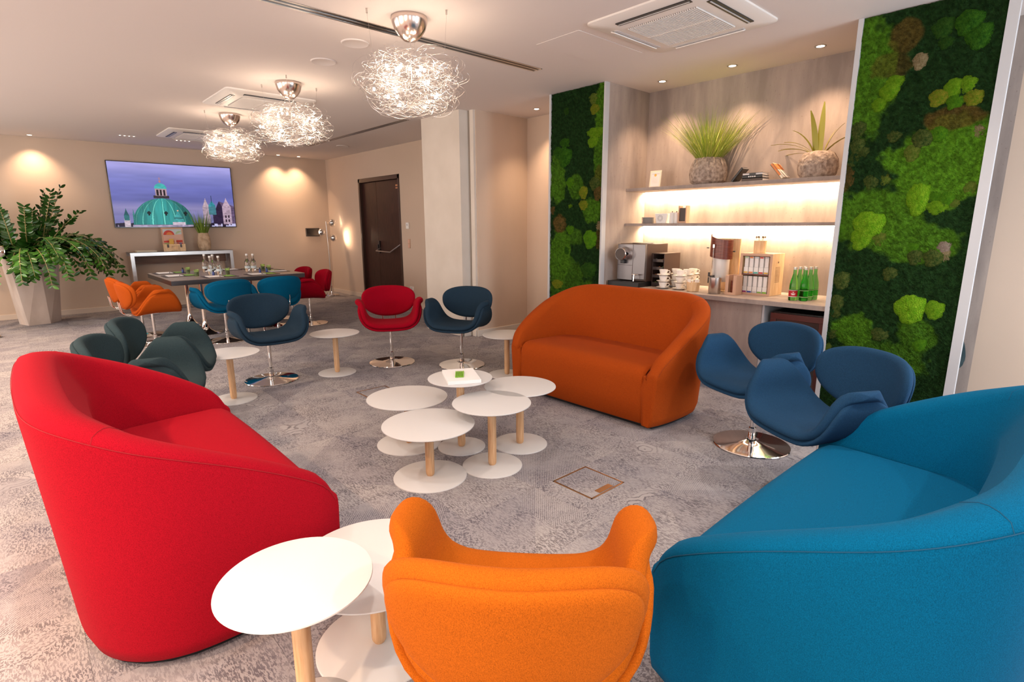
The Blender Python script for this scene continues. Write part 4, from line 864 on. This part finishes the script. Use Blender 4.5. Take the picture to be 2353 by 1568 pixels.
for k in range(12): FR.append((D_(r.uniform(-70, -20)), r.uniform(1.2, 1.6), D_(r.uniform(70, 86)), r.uniform(2.5, 2.9)))
for k in range(15): FR.append((D_(r.uniform(-150, -60)), r.uniform(.8, 1.35), D_(r.uniform(56, 78)), r.uniform(2.3, 2.85)))
for k in range(12): FR.append((D_(r.uniform(-180, 60)), r.uniform(.65, 1.1), D_(r.uniform(62, 84)), r.uniform(.1, .6)))
for k in range(6): FR.append((D_(r.uniform(150, 230)), r.uniform(.9, 1.2), D_(r.uniform(55, 75)), r.uniform(.6, 1.6)))
FR += [(D_(-40), 1.25, D_(66), .05), (D_(-55), 1.15, D_(70), .1), (D_(150), 1.3, D_(72), .1)]
leaves = []; 
for a, L, up, dr in FR:
    x0, y0 = .14*math.cos(a)+r.normal()*.04, .14*math.sin(a)+r.normal()*.04; pts = []; el = up; p = Vector((x0, y0, 0)); ns = 22; dirs = []
    for i in range(ns+1):
        pts.append(p.copy()); e = el-dr*(i/ns)**.85; d = Vector((math.cos(a)*math.cos(e), math.sin(a)*math.cos(e), math.sin(e))); dirs.append(d); p = p+d*(L/ns)
        if p.y+11.10 > YT-.07: p.y = YT-.07-11.10
    so = MB().tube(pts, [.011*(1-.75*i/ns) for i in range(ns+1)], 6).build('stem', 'zz_stem', zz)
    for i in range(5, ns+1):
        for s in (-1, 1):
            d = dirs[i]; side = d.cross(Vector((0, 0, 1))); side = side.normalized() if side.length > .1 else Vector((1, 0, 0)); side = (side*math.cos(.5*r.normal()*.5)+d.cross(side)*math.sin(r.normal()*.5)).normalized()
            yv = (side*s*.85+d*.55).normalized(); zv = d.cross(yv)*s; zv = (zv+Vector((0, 0, .2))).normalized(); xv = yv.cross(zv).normalized(); zv = xv.cross(yv)
            M = Matrix((xv, yv, zv)).transposed().to_4x4(); sc = (1.25-.5*(i/ns))*r.uniform(.85, 1.2); M = Matrix.Translation(pts[i]) @ M @ Matrix.Scale(sc, 4); leaves.append((so, M, (Vector(pts[i])+Vector((.16, 11.1, .9))-CAMP).length))
    M = None
leaves = [q for q in leaves if (q[1] @ Vector((0, .078, 0))).y+11.1 < YT-.01]
leaves.sort(key=lambda q: q[2]); rest = MB()
for k, (so, M, d) in enumerate(leaves):
    if k < 295: o = bpy.data.objects.new('leaf', leaf_me); COL.objects.link(o); o.parent = so; o.matrix_local = M
    else: rest.add(leaf.v, leaf.f, M)
o = rest.build('foliage', 'zz_leaf', zz, ang=180); o['kind'] = 'stuff'

# ------------------------------------------------------------------ floor lamps with chrome balls
def floor_lamp(x, y, label, balls, rz=0, H=1.55, R=.075):
    o = thing('floor_lamp', label, 'lamp', (x, y, 0), rz)
    MB().lathe([(0, 0), (.145, 0), (.15, .012), (.14, .028), (.02, .034)], 36, cap=False).build('base', 'chrome', o)
    MB().tube([(0, 0, .03), (.0, 0, .8), (-.02, 0, H)], .011, 10).build('pole', 'brushed', o)
    for (dx, dy, z) in balls:
        c = MB(); k = Vector((dx, dy, 0)).normalized(); P = []
        c.tube([(0, 0, z), (dx*.6, dy*.6, z)], .005, 6); 
        M = Matrix.Translation((dx, dy, z)) @ k.to_track_quat('Z', 'Y').to_matrix().to_4x4()
        c.lathe([(R*math.sin(t), -R*math.cos(t)) for t in np.linspace(0, 2.25, 14)]+[(R*.73*.95, R*.58)], 24, M=M, cap=False); sh = c.build('lamp_shade', 'chrome', o)
        g = MB(); g.lathe([(R*.6*math.sin(t), R*.1-R*.6*math.cos(t)) for t in np.linspace(0, PI, 10)], 16, M=M, cap=False); g.build('glow_globe', 'lamp_glow', sh)
    return o
floor_lamp(4.95, 11.14, 'chrome floor lamp with three ball shades in the far corner', [(.14, .05, 1.52), (-.12, .03, 1.33), (.11, -.03, 1.21)])
for p in ((5.17, 11.2, 1.52), (4.74, 11.2, 1.33), (5.14, 11.1, 1.21)): pass
spot('lamp_beam', (5.10, 11.16, 1.52), 22, WARM, 120, .9, .03, (1, -.3, .1)); spot('lamp_beam', (5.08, 11.05, 1.21), 22, WARM, 120, .9, .03, (1, -.5, .1)); spot('lamp_beam', (4.8, 11.2, 1.33), 8, WARM, 120, .9, .03, (-.6, 1, 0))
floor_lamp(-.40, 9.97, 'chrome ball floor lamp peeking in at the left, before the planter', [(.29, .0, 1.14), (-.12, .03, 1.33), (.09, -.1, 1.48)], 0, R=.075)

# ------------------------------------------------------------------ wall controls
o = thing('wall_tablet', 'black touch panel mounted on the far wall by the floor lamp', 'control panel', (4.90, YT-.001, 1.325)); box('bezel', -.15, .15, -.018, 0, -.088, .088, 'dark_metal', o, bevel=.004); box('display', -.13, .13, -.0195, -.0185, -.07, .07, 'screen_black', o)
o = thing('wall_thermostat', 'small white thermostat on the wall right of the dark door', 'thermostat', (XD-.001, 8.545, 1.455)); box('cover', -.025, 0, -.045, .045, -.055, .055, 'white', o, bevel=.006); box('display', -.0262, -.0252, -.02, .02, .0, .03, 'grey_china', o)
o = thing('light_switch', 'tall beige light switch plate below the thermostat', 'switch', (XD-.001, 8.53, 1.14)); box('plate', -.012, 0, -.035, .035, -.08, .08, 'tan_wood', o, bevel=.003); 
for q in (-.04, 0.04): box('rocker', -.0145, -.0125, -.024, .024, q-.03, q+.03, 'pink_print', o, bevel=.002)
o = thing('wall_socket', 'small white wall socket low down beside the dark door', 'socket', (XD-.001, 8.50, .34)); box('plate', -.010, 0, -.06, .06, -.035, .035, 'plastic_white', o, bevel=.003); MB().lathe([(.018, 0), (.018, .002), (0, .002)], 20, M=Matrix.Translation((-.0105, 0, 0)) @ Matrix.Rotation(-PI/2, 4, 'Y'), cap=False).build('outlet', 'grey_china', o)

# ------------------------------------------------------------------ niche objects
WZ = .82
cm = thing('coffee_machine', 'silver capsule coffee machine with a big round chrome head', 'coffee machine', (4.80, 3.40, WZ))
box('drip_base', -.10, .40, -.168, .22, .0, .05, 'black', cm, bevel=.004); box('body', .03, .42, -.17, .17, .051, .44, 'coffee_side', cm, bevel=.008)
box('front_panel', .0, .029, -.02, .175, .06, .435, 'coffee_silver', cm, bevel=.004); box('front_panel', -.006, .029, -.172, -.024, .075, .435, 'coffee_silver', cm, bevel=.004)
box('tank_line', -.001, .001, -.015, .17, .215, .219, 'dark_metal', cm)
hd = MB(); Mh = Matrix.Translation((.02, .085, .335)) @ Matrix.Rotation(-PI/2, 4, 'Y') @ Matrix.Rotation(.12, 4, 'X')
hd.lathe([(.070, 0), (.078, .01), (.072, .03), (.064, .09), (.064, .115), (.058, .118)], 32, M=Mh, cap=False); hh = hd.build('brew_head', 'chrome', cm)
MB().lathe([(.058, .117), (.03, .1165), (0, .1165)], 32, M=Mh, cap=False).build('head_cap', 'leather', hh); box('spout', -.04, .0, .06, .11, .235, .27, 'black', cm, bevel=.004)
MB().tube([(-.01, -.09, .125), (-.07, -.09, .125), (-.075, -.09, .06)], .007, 8).tube([(-.05, -.13, .128), (-.05, -.05, .128)], .006, 8).build('steam_tap', 'chrome', cm)
MB().lathe([(0, .0), (.11, .0), (.11, .004), (0, .006)], 28, (.2, 0, .441), cap=False).build('lid', 'black', cm)
pb = thing('capsule_dispenser', 'dark brown capsule box with open stacked drawers beside the coffee machine', 'dispenser', (4.93, 3.155, WZ))
MB().box(0, .30, -.072, -.064, 0, .345).box(0, .30, .064, .072, 0, .345).box(0, .30, -.064, .064, .336, .345).box(0, .30, -.064, .064, 0, .01).box(.29, .30, -.064, .064, .01, .336).build('casing', 'coffee_side', pb, smooth=False, bevel=.002)
for q in range(4):
    d_ = MB().box(.0, .28, -.06, .06, .015+q*.08, .022+q*.08).box(-.012, .004, -.062, .062, .015+q*.08, .046+q*.08).build('drawer', 'smoke_glass', pb, smooth=False, bevel=.002)
    for s in range(3): MB().lathe([(.014, 0), (.019, .018), (.0, .026)], 12, (.03, -.04+.04*s, .024+q*.08)).build('capsule', ('brass', 'cap_silver', 'green_print', 'orange_print')[(q+s) % 4], d_)
# cups and saucers
cup = MB().lathe([(0, .004), (.02, .0), (.023, .004), (.034, .02), (.042, .048), (.043, .058), (.041, .058), (.039, .046), (.03, .018), (0, .009)], 24, cap=False).mesh('bowl', 'porcelain', True, 60)
hnd = MB().tube([(.038, 0, .046), (.056, 0, .048), (.064, 0, .034), (.054, 0, .02), (.034, 0, .018)], .0042, 7).mesh('handle', 'porcelain')
sau = MB().lathe([(0, .002), (.03, 0), (.045, .006), (.066, .014), (.067, .017), (.045, .010), (0, .006)], 30, cap=False).mesh('saucer', 'porcelain', True, 60)
stacks = [(4.84, 3.03, 'front stack at the left'), (4.86, 2.855, 'front stack at the right'), (5.03, 3.005, 'stack behind the front left one'), (5.02, 2.868, 'stack behind the front right one'), (5.16, 2.885, 'rearmost stack on the right')]
tier = ['lowest', 'middle', 'top']
for si, (x, y, wd_) in enumerate(stacks):
    for t in range(3):
        z = WZ+t*.063; rz = random.uniform(-1.2, -.5)
        so_ = bpy.data.objects.new('saucer', sau); COL.objects.link(so_); so_.location = (x, y, z); tag(so_, 'white porcelain saucer, %s of the %s' % (tier[t], wd_), 'saucer', 'stacked saucers on the worktop')
        o = thing('coffee_cup', 'white porcelain cup, %s of the %s' % (tier[t], wd_), 'cup', (x, y, z+.0062), rz, 'stacked cups on the worktop')
        for nm, me_ in (('bowl', cup), ('handle', hnd)): c = bpy.data.objects.new(nm, me_); COL.objects.link(c); c.parent = o
o = thing('sugar_bucket', 'round pale wooden tub full of white sugar sachets, beside the cups', 'tub', (4.83, 2.69, WZ)); pot('tub', [(0, .003), (.05, 0), (.056, .005), (.062, .09), (.058, .09), (.053, .02), (0, .02)], 'pale_wood', o, seed=12)
for q in range(9): a = q*.7; MB().box(-.012, .012, -.0015, .0015, 0, .06, Matrix.Translation((.032*math.cos(a), .032*math.sin(a), .055)) @ Matrix.Rotation(a, 4, 'Z') @ Matrix.Rotation(.25, 4, 'Y')).build('sachet', 'paper', o, smooth=False)
jd = thing('juice_dispenser', 'tall drinks dispenser with curved dark wood crown and level tube', 'dispenser', (4.98, 2.50, WZ))
MB().box(-.01, .12, -.125, .10, 0, .012).box(.10, .12, -.125, .10, .012, .50).build('stand', 'pale_wood', jd, bevel=.003)
MB().lathe([(0, .10), (.072, .10), (.075, .105), (.075, .40), (.07, .41), (0, .41)], 32, cap=False).build('container', 'juice_white', jd)
P = []
for i in range(25):
    th = PI*.52+PI*.96*i/24; x_, y_ = .092*math.cos(th), .105*math.sin(th); w_ = (math.sin(th*1.0+.6)); P.append([(x_, y_, .33+.018*w_), (x_, y_, .52+.03*w_), (x_*1.04, y_*1.04, .52+.03*w_), (x_*1.04, y_*1.04, .33+.018*w_)])
MB().grid(P, cv=True).build('wood_crown', 'dark_wood', jd)
MB().tube([(-.105, .03, .16), (-.105, .03, .42)], .007, 10).build('level_tube', 'glass', jd); MB().lathe([(.012, 0), (.012, .03), (0, .036)], 14, (-.105, .03, .42)).build('tube_cap', 'chrome', jd)
MB().box(-.115, -.07, .02, .045, .13, .16).tube([(-.1, .035, .14), (-.125, .05, .14), (-.125, .05, .09)], .009, 8).box(-.13, -.118, .043, .057, .15, .19).build('tap', 'black', jd)
MB().box(.0, .01, -.13, -.10, .38, .39).box(-.06, -.05, .105, .125, .41, .42).build('bracket', 'black', jd)
o = thing('drip_cup', 'brushed steel cup under the drinks dispenser tap', 'cup', (4.80, 2.455, WZ)); MB().lathe([(0, .002), (.052, 0), (.055, .004), (.055, .15), (.052, .15), (.05, .01), (0, .01)], 36, cap=False).build('cup_body', 'brushed', o)
o = thing('wooden_holder', 'pale wooden cup-lid holder with a dark slot, between steel cup and tea box', 'holder', (4.79, 2.30, WZ))
MB().box(0, .13, -.05, -.04, 0, .18).box(0, .13, .04, .05, 0, .18).box(.12, .13, -.04, .04, 0, .18).box(0, .01, -.04, .04, 0, .025).box(0, .01, -.04, -.022, .025, .18).box(0, .01, .022, .04, .025, .18).build('case', 'tan_wood', o, smooth=False, bevel=.002)
MB().lathe([(.018, 0), (.02, .04), (.02, .12), (0, .122)], 16, (.05, 0, .01)).build('lid_stack', 'dark_wood', o)
# tea box
tb = thing('tea_box', 'wooden display box with two rows of white tea packets', 'tea box', (4.95, 2.155, WZ), math.radians(-2)); bw, bd, bh = .145, .24, .375
MB().box(0, bd, -bw, -bw+.012, 0, bh).box(0, bd, bw-.012, bw, 0, bh).box(0, bd, -bw+.012, bw-.012, 0, .014).box(0, bd, -bw+.012, bw-.012, bh-.014, bh).box(bd-.01, bd, -bw+.012, bw-.012, .014, bh-.014).build('case', 'pale_wood', tb, smooth=False, bevel=.0015)
MB().box(-.004, .0, -bw, -bw+.02, 0, bh).box(-.004, 0, bw-.02, bw, 0, bh).box(-.004, 0, -bw+.02, bw-.02, 0, .02).box(-.004, 0, -bw+.02, bw-.02, bh-.022, bh).build('face_frame', 'tan_wood', tb, smooth=False)
box('middle_shelf', .0, bd-.011, -bw+.013, bw-.013, .182, .19, 'dark_wood', tb)
cols_ = ['yellow_print', 'orange_print', 'teal_print', 'red_print', 'yellow_print', 'purple_print', 'blue_print', 'grey_china', 'green_print', 'green_pencil']; tops = ['pale_green', 'orange_print', 'sky_print', 'red_print', 'grey_china']
for q in range(10):
    r0, c0 = q//5, q % 5; z = .191 if r0 == 0 else .0145; yy = .098-c0*.046; 
    pk = thing('tea_packet', 'slim white tea packet with a %s wave, %s row, place %d from the left' % (['yellow', 'orange', 'turquoise', 'red', 'mustard', 'purple', 'dark blue', 'grey', 'green', 'bright green'][q], 'upper' if r0 == 0 else 'lower', c0+1), 'tea packet', (4.95+.02, 2.155+yy, WZ+z), 0, 'tea packets in the wooden box')
    MB().box(0, .04, -.020, .020, 0, .06).box(0, .03, -.018, .018, .14, .155).box(.028, .034, -.019, .019, .06, .155).build('packet_front', 'white', pk, smooth=False, bevel=.002); box('wave_print', -.0012, -.0002, -.018, .018, .004, .018, cols_[q], pk)
    box('sachets', .004, .026, -.016, .016, .061, .139, 'paper', pk)
    if r0 == 0: MB().box(-.0012, -.0002, -.015, .015, .141, .153).build('top_print', tops[c0], pk, smooth=False)
for q in range(12): MB().box(.075+.0*q, .165, -bw-.0012, -bw-.0003, .12+q*.012, .123+q*.012).build('side_print', 'console_wood', tb, smooth=False)
MB().box(.11, .13, -bw-.0012, -bw-.0003, .29, .305).build('side_print', 'console_wood', tb, smooth=False)
uc = thing('utensil_tub', 'small striped wooden tub with spoons on top of the tea box', 'tub', (5.06, 2.18, WZ+.3755)); MB().lathe([(0, .002), (.052, 0), (.054, .11), (.050, .11), (.048, .01), (0, .01)], 14, cap=False).build('tub', 'pale_wood', uc, smooth=False)
for q in range(6): a = q*1.05; MB().tube([(.02*math.cos(a), .02*math.sin(a), .02), (.035*math.cos(a), .035*math.sin(a), .135)], .003, 5).lathe([(0, -.012), (.009, 0), (0, .012)], 8, (.037*math.cos(a), .037*math.sin(a), .142)).build('spoon', 'brushed', uc)
# green bottles
gb = thing('green_bottle', 'x', 'bottle'); MB().lathe([(0, .003), (.030, 0), (.034, .006), (.034, .12), (.031, .15), (.018, .205), (.0135, .225), (.0135, .262)], 24, cap=False).build('glass_body', 'green_glass', gb, ang=60)
MB().lathe([(.0145, .258), (.0150, .262), (.0150, .280), (0, .281)], 16, cap=False).build('cap', 'cap_silver', gb)
GBL = [(4.845, 1.775, 'green glass bottle with a red label, front left of the six'), (4.875, 1.700, 'green glass bottle with a plain label band, front right of the six'), (4.925, 1.765, 'green glass bottle directly behind the red-labelled one'), (4.955, 1.690, 'green glass bottle behind the front right one'), (5.005, 1.755, 'green glass bottle, rear left of the six'), (5.035, 1.680, 'green glass bottle, rear right of the six')]
for k, (x, y, lb) in enumerate(GBL):
    o = place(gb, k > 0, (x, y, WZ), 0, lb, 'six green bottles on the worktop')
for k, o in enumerate([q for q in COL.objects if q.name.startswith('green_bottle')]):
    first = abs(o.location.x-4.845) < .01
    l_ = MB().lathe([(.0345, .035), (.0345, .085)], 24, cap=False).build('label', 'red_label' if first else 'green_glass', o)
    MB().lathe([(.0347, .031), (.0347, .035)], 24, cap=False).lathe([(.0347, .085), (.0347, .088)], 24, cap=False).build('label_border', 'pale_green' if not first else 'paper', o)
    if first:
        for zz_, hw_ in ((.056, .5), (.048, .35), (.068, .16)): MB().grid([[(.0349*math.cos(PI+.4+t), .0349*math.sin(PI+.4+t), z) for z in (zz_, zz_+.005)] for t in np.linspace(-hw_, hw_, 8)]).build('label_mark', 'paper', l_, smooth=False)
# upper shelf small things
o = thing('menu_frame', 'small cream framed card standing at the left of the upper shelf', 'frame', (5.10, 3.36, 1.835), math.radians(0)); Mf = Matrix.Rotation(.12, 4, 'Y'); MB().box(0, .012, -.068, .068, 0, .175, Mf).build('frame', 'cream_paper', o, bevel=.002); MB().box(-.001, -.0002, -.052, .052, .012, .155, Mf).build('card', 'white', o, smooth=False)
MB().box(-.002, -.0011, -.045, .045, .140, .144, Mf).build('card_line', 'grey_china', o, smooth=False); MB().lathe([(.014, 0), (.014, .0008), (0, .0008)], 16, M=Mf @ Matrix.Translation((-.0011, 0, .128)) @ Matrix.Rotation(-PI/2, 4, 'Y'), cap=False).build('card_emblem', 'yellow_print', o)
for q in range(5): MB().box(-.0018, -.0011, -.035, .035, .05+q*.012, .052+q*.012, Mf).build('card_line', 'cream_paper', o, smooth=False)
def book(x, y, z, w_, h_, d_, m, label, M=None, rz=0):
    o = thing('book', label, 'book', (x, y, z), rz, 'books on the upper shelf'); M = M or Matrix()
    MB().box(0, d_, -w_/2, w_/2, 0, .003, M).box(0, d_, -w_/2, w_/2, h_-.003, h_, M).box(0, .003, -w_/2, w_/2, 0, h_, M).build('cover', m, o, smooth=False); MB().box(.004, d_-.004, -w_/2+.004, w_/2-.004, .0035, h_-.0035, M).build('pages', 'paper', o, smooth=False); return o
b1 = book(5.04, 2.30, 1.835, .19, .028, .14, 'leather', 'dark hardback lying flat at the bottom of the book stack'); b2 = book(5.04, 2.30, 1.864, .185, .022, .14, 'black', 'black hardback in the middle of the stack, grey marks on its spine'); b3 = book(5.045, 2.30, 1.887, .18, .022, .14, 'grey_china', 'grey-and-black book on top of the stack')
for q in range(4): MB().box(-.001, -.0002, -.03+q*.018, -.02+q*.018, .006, .018).build('spine_mark', 'paper', b2, smooth=False)
box('spine_mark', -.001, -.0002, -.03, .03, .004, .018, 'black', b3)
b4 = book(5.06, 2.475, 1.838, .15, .020, .12, 'black', 'black notebook leaning against the book stack', Matrix.Rotation(-.9, 4, 'X') @ Matrix.Translation((0, .0, .0)))
b4.location = (5.06, 2.445, 1.895)
MB5 = Matrix.Rotation(.87, 4, 'X'); b5 = book(5.05, 2.10, 1.903, .165, .024, .15, 'cream_paper', 'cream book with orange print leaning on the right of the stack', MB5)
MB().box(.0, .15, -.082, .0, .0241, .0248, MB5).build('cover_print', 'white', b5, smooth=False); MB().box(-.0008, .15, .01, .075, .0241, .0250, MB5).build('cover_print', 'orange_print', b5, smooth=False); MB().box(-.0012, -.0004, -.05, .08, .004, .020, MB5).build('cover_print', 'orange_print', b5, smooth=False)
# lower shelf things
for q in range(7):
    o = tag(MB().lathe([(0, .002), (.05, 0), (.07, .006), (.072, .009), (.05, .006), (0, .004)], 28, cap=False).build('plate', 'grey_china', None, loc=(5.12, 3.43, 1.467+q*.0092)), 'small grey plate, %s of the stack on the lower shelf' % ('lowest', 'second lowest', 'third lowest', 'middle one', 'third from the top', 'second from the top', 'topmost')[q], 'plate', 'grey plates stacked on the lower shelf')
o = thing('white_tin', 'white tapered box with a round grey fan-like pattern on the lower shelf', 'box', (5.06, 3.235, 1.467)); b = MB(); b.add([(0, -.055, 0), (.1, -.055, 0), (.1, .055, 0), (0, .055, 0), (0, -.075, .10), (.1, -.075, .10), (.1, .075, .10), (0, .075, .10)], [(0, 3, 2, 1), (4, 5, 6, 7), (0, 1, 5, 4), (1, 2, 6, 5), (2, 3, 7, 6), (3, 0, 4, 7)]); b.build('box', 'white', o, smooth=False, bevel=.003)
for q in range(10):
    a = q*.628; MB().grid([[(-.001, .012*math.cos(a+t)+.008, .052+.012*math.sin(a+t)), (-.001, .034*math.cos(a+t*1.05)+.008, .052+.034*math.sin(a+t*1.05))] for t in (-.24, -.1, .1, .24)]).build('pattern_petal', 'grey_china', o, smooth=False)
for y_, r_, lb in ((3.115, .026, 'white salt cylinder beside the patterned tin'), (3.065, .022, 'slim white cylinder touching the wooden menu holder')):
    o = thing('white_canister', lb, 'canister', (5.08, y_, 1.467)); MB().lathe([(0, 0), (r_, 0), (r_, .10), (r_*.9, .108), (0, .11)], 24, cap=False).build('body', 'white', o); MB().lathe([(.005, .108), (.006, .12), (0, .122)], 10).build('knob', 'leather', o)
o = thing('phone_holder', 'pale wooden holder with an upright dark slate on the lower shelf', 'holder', (5.05, 2.985, 1.467)); MB().box(0, .07, -.045, -.034, 0, .172).box(0, .07, .034, .045, 0, .172).box(0, .07, -.034, .034, 0, .02).box(.055, .07, -.034, .034, .02, .15).build('case', 'tan_wood', o, smooth=False, bevel=.002); box('slate', .008, .02, -.031, .031, .022, .15, 'leather', o, bevel=.003)
